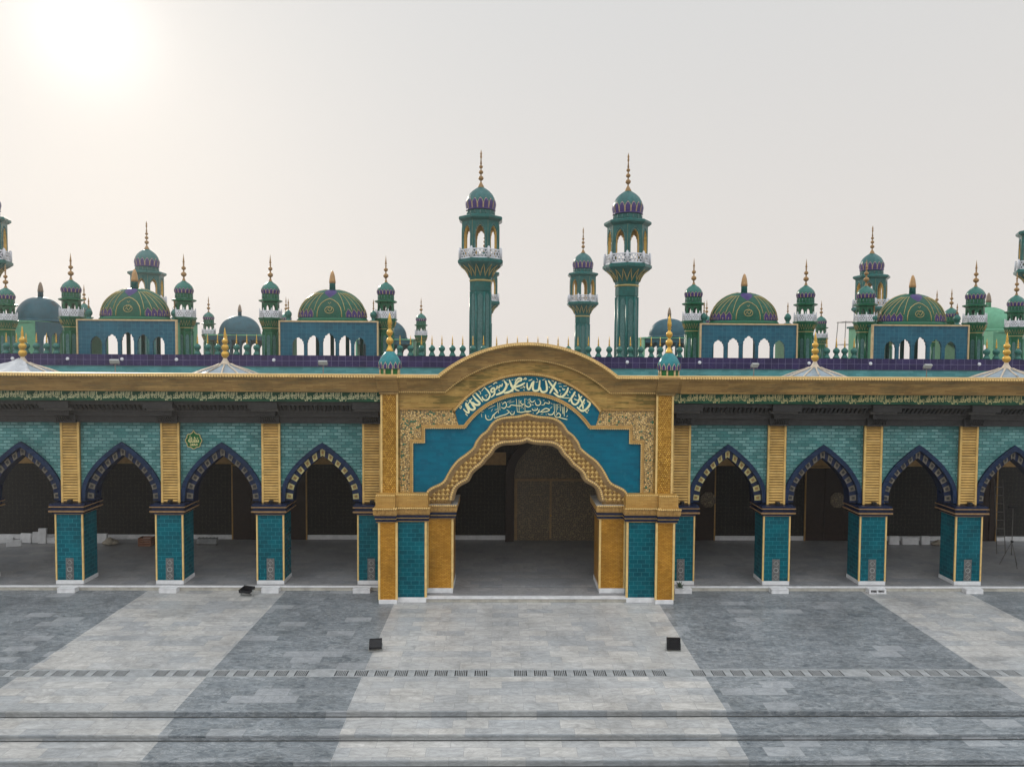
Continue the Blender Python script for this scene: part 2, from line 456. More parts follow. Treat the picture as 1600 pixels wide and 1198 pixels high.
def dup(root, loc, label, rot=0.0, scale=1.0, group=None):
    r = root.copy(); COL.objects.link(r); r.location = loc; r.rotation_euler = (0, 0, rot); r.scale = (scale,) * 3
    r['label'] = label
    if group: r['group'] = group
    for ch in list(root.children):
        c = ch.copy(); COL.objects.link(c); c.parent = r
        for g_ in list(ch.children):
            d = g_.copy(); COL.objects.link(d); d.parent = c
    return r


def smooth_path(pts, k=4):
    P = [Vector(p) for p in pts]; out = []
    for i in range(len(P) - 1):
        p0 = P[max(0, i - 1)]; p1 = P[i]; p2 = P[i + 1]; p3 = P[min(len(P) - 1, i + 2)]
        for j in range(k):
            t = j / k
            out.append(tuple(.5 * (2 * p1 + (p2 - p0) * t + (2 * p0 - 5 * p1 + 4 * p2 - p3) * t * t + (3 * p1 - p0 - 3 * p2 + p3) * t ** 3)))
    out.append(tuple(P[-1])); return out


def arc(cx, cz, r, a0, a1, n): return [(cx + r * cos(a0 + (a1 - a0) * i / n), cz + r * sin(a0 + (a1 - a0) * i / n)) for i in range(n + 1)]


ARCHN = [(1.0, 0), (.992, .12), (.955, .285), (.86, .425), (.725, .565), (.567, .69), (.37, .812), (.16, .928), (0, 1)]


def pointed(xc, zs, hw, h, n=12):
    """pointed arch from right spring over the apex to left spring"""
    P = smooth_path(ARCHN, max(2, n // 4))
    right = [(xc + u * hw, zs + v * h) for u, v in P]
    right[-1] = (xc, zs + h)
    return right + [(2 * xc - x, z) for x, z in reversed(right[:-1])]


SCAL = [(-.5, 0), (-.5, .24), (-.45, .32), (-.46, .52), (-.36, .60), (-.34, .78), (-.2, .83), (-.14, .94), (0, 1)]


def scallop(xc, w, zs, zt):
    L = [(xc + u * w, zs + v * (zt - zs)) for u, v in SCAL]
    return [(2 * xc - x, z) for x, z in L] + list(reversed(L[:-1]))     # right spring -> left spring


def comb(x0, x1, zb, zt, ops):
    """wall outline with openings (arch point lists right->left) that reach down to zb"""
    o = [(x0, zt), (x1, zt), (x1, zb)]
    for pts in sorted(ops, key=lambda q: -q[0][0]):
        o += [(pts[0][0], zb)] + pts + [(pts[-1][0], zb)]
    return o + [(x0, zb)]


NS = [0]


def stroke(mb, pts, w, y, th=.02, k=4, taper=.55, mi=0):
    w *= .74; NS[0] += 1; th += .0007 * (NS[0] % 40)
    P = smooth_path(pts, k) if len(pts) > 2 else pts
    N = len(P); L = []; Rr = []
    for i in range(N):
        a = Vector(P[max(0, i - 1)]); b = Vector(P[min(N - 1, i + 1)]); d = b - a
        if d.length < 1e-9: d = Vector((1, 0))
        d.normalize(); n = Vector((-d.y, d.x)); t = i / (N - 1)
        ww = w / 2 * (taper + (1 - taper) * min(1, sin(pi * min(max(t, .0), 1)) * 1.7))
        p = Vector(P[i]); L.append(p + n * ww); Rr.append(p - n * ww)
    vs = []
    for i in range(N):
        vs += [(L[i].x, y - th, L[i].y), (Rr[i].x, y - th, Rr[i].y), (L[i].x, y, L[i].y), (Rr[i].x, y, Rr[i].y)]
    fs = []
    for i in range(N - 1):
        a = 4 * i; b = a + 4
        fs += [(a, a + 1, b + 1, b), (a, b, b + 2, a + 2), (a + 1, a + 3, b + 3, b + 1)]
    fs += [(0, 2, 3, 1), (4 * N - 4, 4 * N - 3, 4 * N - 1, 4 * N - 2)]
    mb.add(vs, fs, mi)


# ================================================================== GROUND
m = MB(); m.box(-130, 130, -100, 130, -3.2, -1.6); struct(m.build('ground', M_earth))
DY0, DY1 = -7.72, -7.25                       # the drain trench
m = MB()
m.box(-45, 45, DY1, 60, -.6, 0)
m.box(-45, 45, -9.62, DY0, -.6, 0)
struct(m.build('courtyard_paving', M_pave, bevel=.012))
m = MB(); m.box(-45, 45, DY0, DY1, -.6, -.22); struct(m.build('drain_channel', M_dark))
stp = MB()
for i in range(1, 7):
    y1 = -9.62 - .83 * (i - 1)
    stp.box(-45, 45, y1 - .83, y1, -1.2, -.16 * i)
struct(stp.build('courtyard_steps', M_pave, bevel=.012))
rs = MB()
for i in range(0, 7):                          # marble nosings and riser slabs
    y = -9.62 - .83 * i; x = -45.0
    rs.box(-45, 45, y - .022, y - .003, -.16 * i - .16 + .004, -.16 * i - .045)
    rs.box(-45, 45, y - .045, y - .003, -.16 * i - .042, -.16 * i + .005)
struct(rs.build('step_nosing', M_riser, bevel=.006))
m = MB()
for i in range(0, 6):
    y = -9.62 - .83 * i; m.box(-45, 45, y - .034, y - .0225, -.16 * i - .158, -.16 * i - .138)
struct(m.build('step_joint_shade', M_footshade))  # dark strips put in as the shadow line at each riser foot
m = MB(); m.box(-45, 45, -60, -14.6, -1.6, -1.12); struct(m.build('lower_courtyard', M_pave))
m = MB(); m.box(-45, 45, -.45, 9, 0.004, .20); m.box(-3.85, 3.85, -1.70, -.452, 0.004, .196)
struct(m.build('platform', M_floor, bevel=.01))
m = MB(); m.box(-45, -5.6, -.50, -.452, .14, .206); m.box(5.7, 45, -.50, -.452, .14, .206); m.box(-3.78, 3.78, -1.76, -1.702, .14, .200); m.box(-3.78, 3.78, -1.702, -1.55, .1965, .2005)
struct(m.build('platform_edging', M_white, bevel=.008))
m = MB(); m.box(-45, -5.6, -.47, -.4525, .004, .139); m.box(5.7, 45, -.47, -.4525, .004, .139); m.box(-3.78, 3.78, -1.72, -1.7025, .004, .139)
struct(m.build('platform_riser', plain('cream_marble', (.42, .40, .35), .4, .35, 2.5), bevel=.006))

# drain grates: each slab of slotted marble is a thing
gm = MB(); gw = .580
gm.box(-gw / 2, gw / 2, 0, .055, -.022, -.002); gm.box(-gw / 2, gw / 2, DY1 - DY0 - .06, DY1 - DY0 - .003, -.022, -.002)
gm.box(-gw / 2, -.185, .055, DY1 - DY0 - .06, -.022, -.002); gm.box(.185, gw / 2, .055, DY1 - DY0 - .06, -.022, -.002)
for k in range(6):
    xx = -.185 + .37 * (k + 1) / 7.0
    gm.box(xx - .0125, xx + .0125, .055, DY1 - DY0 - .06, -.022, -.002)
g0 = gm.build('drain_grate', M_grate)
gb = MB(); gb.box(-gw / 2, gw / 2, 0, DY1 - DY0 - .003, -.022, -.002)
g1_ = gb.build('drain_cover', M_grate)
xg, _ = gr(533, 1052)
first_g = {}
RUN = {-2: 'leftmost', -1: 'second', 0: 'third', 1: 'fourth', 2: 'fifth', 3: 'rightmost'}
NTH = ['first', 'second', 'third', 'fourth', 'fifth', 'sixth', 'seventh', 'last']
for i in range(-18, 35):
    x = xg + .583 * i; k = i // 9; blank = i % 9 == 8
    src = g1_ if blank else g0
    o = src if src.name not in first_g else src.copy()
    if src.name in first_g: COL.objects.link(o)
    first_g[src.name] = 1
    o.location = (x, DY0 + .0015, 0)
    if blank: tag(o, 'plain drain cover without slots closing the right end of the %s run of grates' % RUN[k], 'drain cover', 'plain covers in the drain strip')
    else: tag(o, '%s slotted grate from the left in the %s run of the courtyard drain' % (NTH[i % 9], RUN[k]), 'drain grate', 'drain grates across the courtyard')
for a, b, w_ in ((-45, xg + .583 * -18.5 - .003, 'left'), (xg + .583 * 34.5 + .003, 45, 'right')):
    m = MB(); m.box(a, b, DY0 + .0015, DY1 - .0015, -.022, -.002); o = m.build('drain_cover', M_grate)
    tag(o, 'long plain cover of the drain strip beyond its %s end' % w_, 'drain cover')


# ================================================================== PORTAL
YF = -1.42                                       # plane of the gable and the teal field
PX = lambda px, py=700, Y=YF: at(px, py, Y)
P = thing('entrance_portal', 'gold brick entrance portal with teal field and big lobed arch under curved gable', 'gateway', (0, -1, 0))
Z1 = lambda u, v, Y=YF: at(560 + .38407 * u, 500 + .38397 * v, Y)       # from enlarged view of the portal
ZA = lambda u, v, Y=YF: at(710 + u / 13.333, 580 + v / 13.333, Y)
ZB = lambda u, v, Y=YF: at(820 + u / 13.333, 580 + v / 13.333, Y)


def sym(L):
    """mirror a left half outline on the portal axis; averages nothing, ends on the axis"""
    return L + [(-x, z) for x, z in reversed(L[:-1])]


def cen(L, dx=.05): return [(min(0, x + dx), z) for x, z in L]


outer = smooth_path(cen([Z1(*q) for q in ((272, 706), (290, 685), (340, 660), (362, 625), (377, 600), (402, 570), (432, 548), (465, 520), (476, 495), (497, 468), (520, 450), (537, 425), (562, 405), (595, 396), (640, 393), (687, 383))]), 3)
inner = smooth_path(cen([at(*q, YF) for q in ((702.4, 781), (704, 773), (708, 762), (716, 754.5), (727.6, 748), (732.5, 738), (740.6, 730), (748.8, 723.6), (755, 715.5), (763, 708), (768, 700), (775, 694.4), (784.5, 691), (801, 690), (814, 688.7), (825, 685.4))]), 3)
outer[-1] = (0.0, outer[-1][1]); inner[-1] = (0.0, inner[-1][1])
OUT = sym(outer); INN = sym(inner)
ZL = 4.10                                        # top of the ledges that carry the gable wall
XH = 5.5
cx0, ztop = 0.0, Z1(685, 95)[1]
zcor = 8.46
# gable cornice path (lower edge of the top roll)
hwg = 355 * .0093; sag = ztop - .1 - zcor
Rg = (hwg ** 2 + sag ** 2) / (2 * sag); cg = ztop - .1 - Rg
a0 = math.acos(hwg / Rg)
garc = arc(0, cg, Rg, pi - a0, a0, 40)
path = [(-5.62, zcor)] + garc + [(5.75, zcor)]
gl = [(x, z - .1) for x, z in path]
zsp = outer[0][1]
wall = [(-4.95, ZL)] + [(-4.95, path[0][1] - .1)] + [q for q in gl if abs(q[0]) < 4.9] + [(4.95, zcor - .1), (4.95, ZL)] + [(-x, z) for x, z in [(outer[0][0], ZL)]] + list(reversed(OUT))[0:] + [(outer[0][0], ZL)]
m = MB(); m.prism(wall, YF, -.30); gw_ = m.build('gable_wall', M_gable, P)
COR = [(.10, -1.2), (.10, -2.0), (.045, -2.05), (-.02, -2.0), (-.045, -1.98), (-.06, -1.9), (-.30, -1.72), (-.46, -1.62), (-.50, -1.6), (-.53, -1.56), (-.53, -1.2)]
m = MB(); m.sweep(path, COR)
cornice = m.build('cornice', M_eaves, P)
m = MB(); m.beads([(x, z + .04) for x, z in path], .042, .085, -2.05, 0); m.sweep(path, [(.10, -1.3), (.13, -1.3), (.13, -1.98), (.10, -1.98)]); m.build('bead_roll', M_bead, cornice)
# bead line under the cornice
zi = zcor - .53; ri = Rg - .53; ai_ = math.asin((zi - cg) / ri)
inn_path = [(-4.85, zi)] + arc(0, cg, ri, pi - ai_, ai_, 30) + [(4.85, zi)]
m = MB(); m.beads(inn_path, .034, .078, -1.58); m.build('bead_course', M_bead, P)

# teal field with stepped outline
fieldL = [Z1(217, 706), Z1(217, 497), Z1(265, 497), Z1(265, 438), Z1(430, 438)]
fx = lambda x: x + .05
zarc = Z1(685, 303)[1]; ex = abs(fx(fieldL[4][0])); ez = fieldL[4][1]
Ri = (ex ** 2 + (zarc - ez) ** 2) / (2 * (zarc - ez)); ci = zarc - Ri
ai = math.acos(min(1, ex / Ri))
iarc = arc(0, ci, Ri, pi - ai, ai, 30)
stepL = [(fx(x), z) for x, z in fieldL]
frame_path = stepL[:4] + iarc + [(-x, z) for x, z in reversed(stepL[:4])]
field = frame_path + [(-outer[0][0], frame_path[0][1])] + [q for q in reversed(OUT)] + [(outer[0][0], frame_path[0][1])]
field = frame_path + [q for q in reversed(OUT) if q[1] > frame_path[0][1]]
m = MB(); m.prism(field, YF - .03, YF - .002); tf = m.build('teal_field', M_tealfield, P)
FR = [(.0, YF - .0), (.0, YF - .10), (.03, YF - .13), (.085, YF - .13), (.115, YF - .10), (.115, YF - .0)]
m = MB(); m.sweep(frame_path, FR); ff_ = m.build('field_frame', M_mould, P); m = MB(); m.beads([(x, z) for x, z in frame_path[:5]], .03, .07, YF - .13); m.beads(frame_path[4:-4], .03, .07, YF - .13); m.beads(frame_path[-5:], .03, .07, YF - .13)
m.build('bead_row', M_bead, ff_)
# script crescent
zo = Z1(685, 226)[1]; so_l = Z1(388, 372); sx_ = abs(fx(so_l[0])); Ro = (sx_ ** 2 + (zo - so_l[1]) ** 2) / (2 * (zo - so_l[1])); co = zo - Ro
ao = math.acos(sx_ / Ro); oarc = arc(0, co, Ro, pi - ao, ao, 30)
sl_ = Z1(408, 418); ain = math.acos(min(1, abs(fx(sl_[0])) / (Ri + .11)))
iarc2 = arc(0, ci, Ri + .10, pi - ain, ain, 30)
m = MB(); m.prism(oarc + list(reversed(iarc2)), YF - .035, YF - .002); band = m.build('inscription_panel', M_tealfield, P)
m = MB(); m.sweep(oarc, [(0, YF), (0, YF - .09), (.03, YF - .12), (.09, YF - .12), (.12, YF - .08), (.12, YF)]); ff_ = m.build('inscription_frame', M_mould, P)
m = MB(); m.beads([(x, z + .06) for x, z in oarc], .036, .075, YF - .12); m.build('bead_row', M_bead, ff_)
# pebble mosaic around the field
zt = Z1(170, 365)[1]
for sg in (-1, 1):
    xo = fx(Z1(165, 500)[0])
    mo = [(xo, ZL), (xo, zt), (oarc[0][0] - .1, zt), (sl_[0] + .0, stepL[3][1] + .12), (stepL[3][0] - .12, stepL[3][1] + .12), (stepL[2][0] - .12, stepL[1][1] + .12), (stepL[1][0] - .12, stepL[1][1] + .12), (stepL[0][0] - .12, ZL)]
    mm = MB(); mm.prism([(x * (-sg), z) for x, z in mo], YF - .03, YF - .002)
    q = mm.build('mosaic_panel', M_mosaic, P)
    mm = MB()
    mm.sweep([(-sg * xo, zt), (-sg * (oarc[0][0] - .12), zt)] if sg < 0 else [(-sg * (oarc[0][0] - .12), zt), (-sg * xo, zt)], [(0, YF), (0, YF - .08), (.07, YF - .08), (.07, YF)])
    mm.beads([(-sg * xo, zt + .03), (-sg * (oarc[0][0] - .12), zt + .03)], .03, .075, YF - .09)
    mm.build('panel_frame', M_mould, q)

# calligraphy, brush strokes raised from the panel
m = MB(); YS = YF - .037


def SA(w, *pts): stroke(m, [ZA(u, v, YS) for u, v in pts], w / 13.333 * .0241, YS)
def SB(w, *pts): stroke(m, [ZB(u, v, YS) for u, v in pts], w / 13.333 * .0241, YS)


SA(40, (440, 445), (520, 540), (592, 632)); SA(24, (368, 492), (440, 440))
SA(58, (378, 495), (450, 585), (522, 650), (508, 695), (440, 692), (372, 640))
SA(58, (312, 590), (378, 690), (425, 765), (392, 800), (322, 782), (290, 730), (250, 665))
SA(48, (246, 650), (240, 695), (270, 760), (302, 830), (290, 862), (240, 838), (188, 780)); SA(40, (230, 880), (275, 925))
SA(24, (285, 685), (330, 610), (370, 560)); SA(28, (215, 590), (280, 620)); SA(26, (148, 690), (188, 640)); SA(22, (105, 720), (150, 730), (130, 772), (110, 742), (105, 722))
SA(44, (622, 330), (700, 410), (742, 492), (710, 570), (650, 602), (595, 570), (578, 520)); SA(26, (568, 410), (620, 340))
SA(48, (828, 400), (790, 432), (762, 408), (782, 362), (828, 352), (838, 430), (822, 490), (760, 542))
SA(40, (835, 392), (885, 355), (892, 312), (930, 342), (952, 292), (985, 310), (1000, 252))
SA(62, (1035, 200), (1085, 270), (1075, 335), (1020, 420), (950, 460), (868, 492))
SA(30, (808, 272), (850, 235), (890, 240)); SA(26, (715, 325), (775, 300)); SA(40, (920, 378), (945, 412)); SA(30, (635, 505), (690, 488)); SA(34, (655, 520), (672, 535))
SA(24, (990, 200), (1048, 175)); SA(36, (540, 420), (545, 480)); SA(30, (505, 400), (525, 430))
SA(62, (1140, 170), (1188, 290), (1222, 362), (1172, 412), (1090, 442), (1030, 452))
SA(50, (1262, 250), (1290, 190), (1335, 148), (1392, 150), (1388, 190), (1340, 205), (1285, 262), (1240, 315), (1282, 382), (1352, 402))
SA(52, (1470, 238), (1382, 290), (1300, 315), (1215, 345)); SA(24, (1368, 352), (1482, 318)); SA(30, (1440, 300), (1465, 355))
SA(40, (1205, 415), (1228, 425)); SA(36, (1440, 385), (1460, 400)); SA(28, (1440, 180), (1475, 140), (1505, 165)); SA(34, (1115, 250), (1132, 285)); SA(26, (1190, 180), (1225, 175)); SA(24, (1255, 185), (1275, 150)); SA(24, (1090, 185), (1110, 175))
SB(46, (48, 240), (50, 330), (80, 382), (112, 340), (150, 250), (190, 200)); SB(56, (192, 205), (165, 320), (182, 392), (240, 405), (292, 368), (312, 185))
SB(56, (318, 330), (340, 410), (392, 432), (452, 402), (458, 320), (432, 190)); SB(24, (245, 140), (268, 195)); SB(24, (366, 185), (424, 158)); SB(24, (80, 195), (115, 185), (155, 165)); SB(24, (228, 225), (280, 220)); SB(30, (5, 180), (40, 155))
SB(54, (488, 190), (560, 290), (640, 385), (690, 462)); SB(54, (652, 215), (590, 330), (518, 462)); SB(40, (500, 315), (522, 345)); SB(30, (560, 190), (605, 215))
SB(58, (905, 335), (872, 430), (800, 512), (730, 530), (660, 492), (602, 448)); SB(26, (690, 250), (760, 250)); SB(26, (715, 315), (770, 320)); SB(30, (785, 350), (802, 382), (838, 372)); SB(26, (805, 308), (875, 300)); SB(40, (720, 385), (738, 415)); SB(24, (735, 535), (830, 552), (935, 556)); SB(22, (735, 515), (755, 450))
SB(50, (1048, 420), (1000, 510), (912, 632)); SB(48, (985, 500), (968, 590), (990, 660), (1052, 692), (1112, 642), (1135, 575), (1195, 515)); SB(40, (885, 480), (905, 505)); SB(34, (1045, 495), (1068, 520)); SB(26, (1025, 570), (1060, 590), (1110, 605)); SB(24, (950, 375), (998, 372)); SB(30, (930, 415), (945, 450))
SB(46, (1118, 470), (1150, 570), (1200, 670), (1212, 785)); SB(46, (1248, 575), (1190, 680), (1128, 762))
SB(56, (1300, 618), (1358, 660), (1332, 725), (1282, 782), (1212, 822), (1150, 800), (1086, 742)); SB(28, (1238, 680), (1250, 645)); SB(26, (1285, 600), (1320, 605)); SB(28, (1310, 830), (1335, 795)); SB(28, (1265, 825), (1280, 850), (1315, 862))
# second line, finer strokes
SA(24, (900, 648), (918, 870)); SA(22, (944, 648), (950, 810)); SA(22, (1288, 568), (1310, 842)); SA(20, (1345, 588), (1350, 835)); SA(22, (1465, 568), (1472, 822))
SA(24, (1308, 842), (1400, 852), (1500, 832), (1598, 830)); SA(24, (998, 690), (1060, 640), (1085, 715), (1035, 770), (978, 748))
SA(22, (1095, 740), (1150, 738), (1182, 702), (1290, 712), (1400, 712), (1450, 670)); SA(20, (1398, 610), (1368, 642), (1425, 690)); SA(24, (1158, 850), (1180, 892), (1232, 892), (1252, 830))
SA(26, (650, 900), (660, 980), (712, 1012), (772, 990), (802, 920), (842, 882), (905, 822)); SA(24, (830, 902), (832, 970), (900, 952), (982, 922), (1082, 892), (1142, 842), (1088, 802)); SA(18, (838, 802), (915, 780)); SA(18, (705, 775), (852, 708)); SA(22, (765, 695), (785, 705)); SA(20, (795, 785), (770, 832)); SA(20, (560, 852), (605, 840)); SA(20, (562, 880), (572, 955))
SA(18, (1098, 642), (1182, 600)); SA(20, (975, 640), (998, 655)); SA(18, (1138, 655), (1252, 622)); SA(22, (1498, 720), (1550, 742), (1602, 702)); SA(20, (1190, 830), (1205, 845)); SA(20, (1540, 650), (1580, 625)); SA(18, (1380, 760), (1420, 740)); SA(20, (700, 935), (720, 945)); SA(20, (1480, 570), (1500, 580)); SA(20, (1545, 580), (1590, 565)); SA(20, (1430, 760), (1440, 780))
SB(24, (-5, 690), (60, 742), (122, 712), (98, 655)); SB(22, (98, 588), (150, 642), (215, 600)); SB(22, (145, 690), (180, 700)); SB(24, (215, 640), (240, 702), (302, 702), (332, 652), (308, 605)); SB(22, (348, 702), (402, 690), (422, 650), (502, 672), (515, 625))
SB(24, (150, 775), (180, 812), (250, 802), (262, 758)); SB(24, (240, 885), (280, 850), (302, 790)); SB(24, (275, 842), (370, 842), (462, 832), (515, 800), (442, 770), (380, 800), (335, 832)); SB(26, (480, 878), (520, 902), (582, 890), (605, 838))
SB(22, (608, 668), (622, 905)); SB(20, (648, 680), (655, 862)); SB(18, (675, 690), (682, 800)); SB(20, (735, 700), (742, 825)); SB(20, (775, 730), (792, 885)); SB(20, (800, 738), (802, 882)); SB(22, (826, 718), (820, 935))
SB(24, (618, 900), (650, 952), (722, 952), (742, 900), (690, 868), (655, 922)); SB(24, (720, 960), (800, 982), (885, 1002)); SB(20, (868, 758), (882, 800), (860, 852)); SB(22, (895, 918), (868, 945)); SB(16, (648, 692), (745, 688)); SB(20, (540, 660), (575, 680)); SB(20, (568, 735), (528, 772)); SB(18, (335, 892), (380, 875)); SB(20, (440, 880), (448, 905)); SB(20, (270, 585), (320, 590)); SB(18, (380, 605), (410, 600)); SB(20, (490, 615), (510, 635)); SB(20, (165, 860), (185, 870)); SB(20, (60, 660), (75, 675)); SB(20, (60, 590), (80, 610)); SB(20, (700, 735), (715, 755)); SB(20, (205, 770), (225, 780)); SB(22, (0, 835), (70, 845), (130, 820))
m.build('lettering', M_cream, band)

# studded lobed arch
YB = YF + .02
FOOT_R = [(OUT[-1][0], 3.655), (INN[-1][0], 3.655)]; FOOT_L = [(INN[0][0], 3.655), (OUT[0][0], 3.655)]
m = MB(); m.prism(OUT + FOOT_R + list(reversed(INN)) + FOOT_L, YB, -.2, 0, 1, 1)
arch = m.build('lobed_arch', [M_studback, M_copper], P)
m = MB()
from mathutils.geometry import intersect_point_line


def inside(poly, x, z):
    c = False; j = len(poly) - 1
    for i in range(len(poly)):
        xi, zi = poly[i]; xj, zj = poly[j]
        if (zi > z) != (zj > z) and x < (xj - xi) * (z - zi) / (zj - zi) + xi: c = not c
        j = i
    return c


bandp = OUT + FOOT_R + list(reversed(INN)) + FOOT_L; st = .172
for i in range(-30, 31):
    for j in range(0, 40):
        for hx in (0, .5):
            x = (i + hx) * st; z = 3.6 + (j + hx) * st
            h = st * .5
            if all(inside(bandp, x + dx, z + dz) for dx, dz in ((h, 0), (-h, 0), (0, h), (0, -h))):
                m.add([(x + h, YB, z), (x, YB, z + h), (x - h, YB, z), (x, YB, z - h), (x, YB - (.07 if hx else .04), z)], [(0, 1, 4), (1, 2, 4), (2, 3, 4), (3, 0, 4)], 0 if hx else 1)
m.build('pyramid_stud', [M_studd, M_studk], arch)
m = MB()
m.sweep(OUT, [(-.21, YB), (-.20, YB - .02), (-.06, YB - .17), (.04, YB - .19), (.055, YB - .12), (.055, YB)])
m.build('arch_moulding', M_mouldd, arch)
m = MB(); m.beads(OUT, .045, .086, YB - .195); m.build('bead_row', M_bead, arch)
m = MB()
m.sweep(INN, [(-.02, -.35), (-.13, -.9), (-.12, YB - .02), (-.04, YB - .13), (.03, YB - .15), (.07, YB - .12), (.07, YB)])
m.build('arch_moulding', M_mouldd, arch)
m = MB(); m.beads([(x, z + .02) for x, z in INN], .042, .086, YB - .14); m.build('bead_row', M_bead, arch)

# outer gold pilasters above the ledges, then the piers below
for sg in (-1, 1):
    a, b = (5.50, 4.88)
    m = MB(); x0, x1 = sorted((sg * a, sg * b)); m.box(x0, x1, YF - .13, -.2, ZL, zcor - .02)
    pil = m.build('pilaster', M_goldmos, P)
    m = MB(); m.box(x0 - .02, x0 + .05, YF - .16, YF - .128, ZL, zcor - .3); m.box(x1 - .05, x1 + .02, YF - .16, YF - .128, ZL, zcor - .3)
    m.build('edge_trim', M_edge, pil)
    x0, x1 = sorted((sg * 5.62, sg * 4.82))       # cornice block over the pilaster head
    m = MB(); m.sweep([(x0, zcor), (x1, zcor)], [(o_ - .006, y_ - .07 if y_ < -1.3 else y_) for o_, y_ in COR]); m.box(x0 + .06, x1 - .06, -1.64, -1.0, zcor - .62, zcor - .541)
    m.build('pilaster_head', M_eaves, pil, bevel=.02)
    # piers: outer gold, teal, inner gold
    specs = ((5.52, 4.87, -1.88, .16, 0.0, M_gold, 'gold_pier'), (4.868, 3.80, -1.72, .19, 0.0, M_teal, 'teal_pier'), (3.78, 2.83, -1.27, .19, .2, M_gold, 'gold_pier'))
    for (a, b, yf, hb, zb, mt, nm) in specs:
        x0, x1 = sorted((sg * a, sg * b))
        m = MB(); m.box(x0, x1, yf, .35, zb + hb, 3.08); pr = m.build(nm, mt, P)
        m = MB(); m.box(x0 - .018, x1 + .018, yf - .03, .4, zb + .002, zb + hb); m.build('base', M_white, pr, bevel=.008)
        m = MB()
        for xx in ((x0, x1) if nm == 'gold_pier' else ((x0,) if sg > 0 else (x1,))):
            m.box(xx - .04, xx + .04, yf - .022, yf + .05, zb + hb, 3.08)
        m.build('edge_trim', M_edge, pr)
    # entablature: navy bands, cornice, brick ledge, stepping with the piers
    seg = ((5.62, 4.90, -1.88), (4.90, 3.70, -1.72), (3.70, 2.72, -1.27))
    for i, (a, b, yf) in enumerate(seg):
        x0, x1 = sorted((sg * a, sg * b)); 
        if i == 0: x0, x1 = (x0, x1)
        e_ = .12 * sg
        m = MB()
        m.box(x0, x1, yf - .06, .4, 3.08, 3.12, 0); m.box(x0 - .02, x1 + .02, yf - .10, .4, 3.12, 3.22, 1)
        m.box(x0 - .03, x1 + .03, yf - .15, .4, 3.22, 3.27, 0); m.box(x0 - .045, x1 + .045, yf - .2, .4, 3.27, 3.38, 1)
        zc = 3.38
        m.box(x0 - .06, x1 + .06, yf - .24, .4, zc, zc + .06, 0); m.box(x0 - .075, x1 + .075, yf - .30, .4, zc + .06, zc + .24, 0); m.box(x0 - .09, x1 + .09, yf - .35, .4, zc + .24, zc + .27, 0)
        n = int((x1 - x0) / .13)
        for k in range(n):
            xx = x0 + (x1 - x0) * (k + .5) / n; h = .05
            m.add([(xx - h, yf - .30, zc + .08), (xx + h, yf - .30, zc + .08), (xx, yf - .30, zc + .21), (xx, yf - .355, zc + .12)], [(0, 1, 3), (1, 2, 3), (2, 0, 3)], 0)
        m.beads([(x0 - .07, zc + .27), (x1 + .07, zc + .27)], .036, .08, yf - .36, 2)
        m.beads([(x0 - .03, 3.245), (x1 + .03, 3.245)], .02, .05, yf - .15, 2)
        ent = m.build('entablature', [M_mould, M_navyp, M_bead], P)
        if i == 2:
            m = MB(); m.box(x0 - .08, x1 + .08, yf - .33, .38, zc + .2705, zc + .285); m.build('ledge_top', M_roof, ent)
        if i < 2:
            m = MB(); m.box(x0 - .0, x1 + .0, yf - .20, .4, zc + .271, ZL + .03)
            m.beads([(x0, ZL + .02), (x1, ZL + .02)], .036, .08, yf - .19, 1)
            m.build('brick_ledge', [M_ledge, M_bead], ent)
m = MB()
m.box(-4.9, -2.9, -.298, .3, 3.84, 8.3); m.box(2.9, 4.9, -.298, .3, 3.84, 8.3)
m.build('inner_jamb', M_frieze, P)
m = MB(); m.box(-5.6, 5.6, -1.25, .35, 8.05, 8.35); m.build('roof', M_roof, P)


# ================================================================== ARCADE WINGS
YP = -.30                                        # front of the pillars
ZC0, ZC1 = 2.98, 3.42                            # pillar caps
ZSP = 3.46; ZAP = 5.80; ZW = 6.62
ZCT = 8.46


def make_pillar(w, x, half=None):
    """tiled pillar with gold edges, cap, base and inlaid panel; returns the part"""
    hw = .52; d = .95
    x0, x1 = x - hw, x + hw
    m = MB(); m.box(x0, x1, YP, YP + d, .36, ZC0); p = m.build('pillar', M_teal, w)
    m = MB(); m.box(x0 - .02, x1 + .02, YP - .025, YP + d + .03, .203, .36); m.build('base', M_white, p, bevel=.008)
    m = MB()
    for xx in (x0, x1):
        m.box(xx - .03, xx + .03, YP - .02, YP + .035, .36, ZC0)
    m.build('gold_edging', M_edge, p)
    m = MB()
    z = ZC0
    for dz, e_, mi in ((.03, .04, 0), (.09, .08, 1), (.07, .17, 0), (.02, .19, 1), (.10, .10, 1), (.03, .17, 0), (.09, .15, 1)):
        m.box(x0 - e_, x1 + e_, YP - e_, YP + d + e_, z, z + dz, mi); z += dz
    m.beads([(x0 - .17, ZC0 + .165), (x1 + .17, ZC0 + .165)], .022, .06, YP - .165, 0)
    m.build('cap', [M_copper, M_navyp], p)
    m = MB(); m.box(x - .15, x + .15, YP - .014, YP - .002, .38, 1.24)
    m.build('ornament_panel', M_orn, p)
    m = MB()
    m.tube([(x + .09 * cos(2 * pi * k / 16), YP - .018, .80 + .09 * sin(2 * pi * k / 16)) for k in range(16)], .014, 5, closed=True)
    for zc_ in (.53, 1.07):
        m.tube([(x + .1 * cos(2 * pi * k / 4), YP - .018, zc_ + .1 * sin(2 * pi * k / 4)) for k in range(4)], .010, 5, closed=True)
    m.build('inlay_ring', M_grey, p)
    return p


PHRASE = "\ufefb \ufe8d\ufedf\ufeea \ufe8d\ufefb \ufe8d\ufedf\ufee0\ufeea \ufee3\ufea4\ufee4\ufeaa \ufead\ufeb3\ufeee\ufedd \ufe8d\ufedf\ufee0\ufeea"


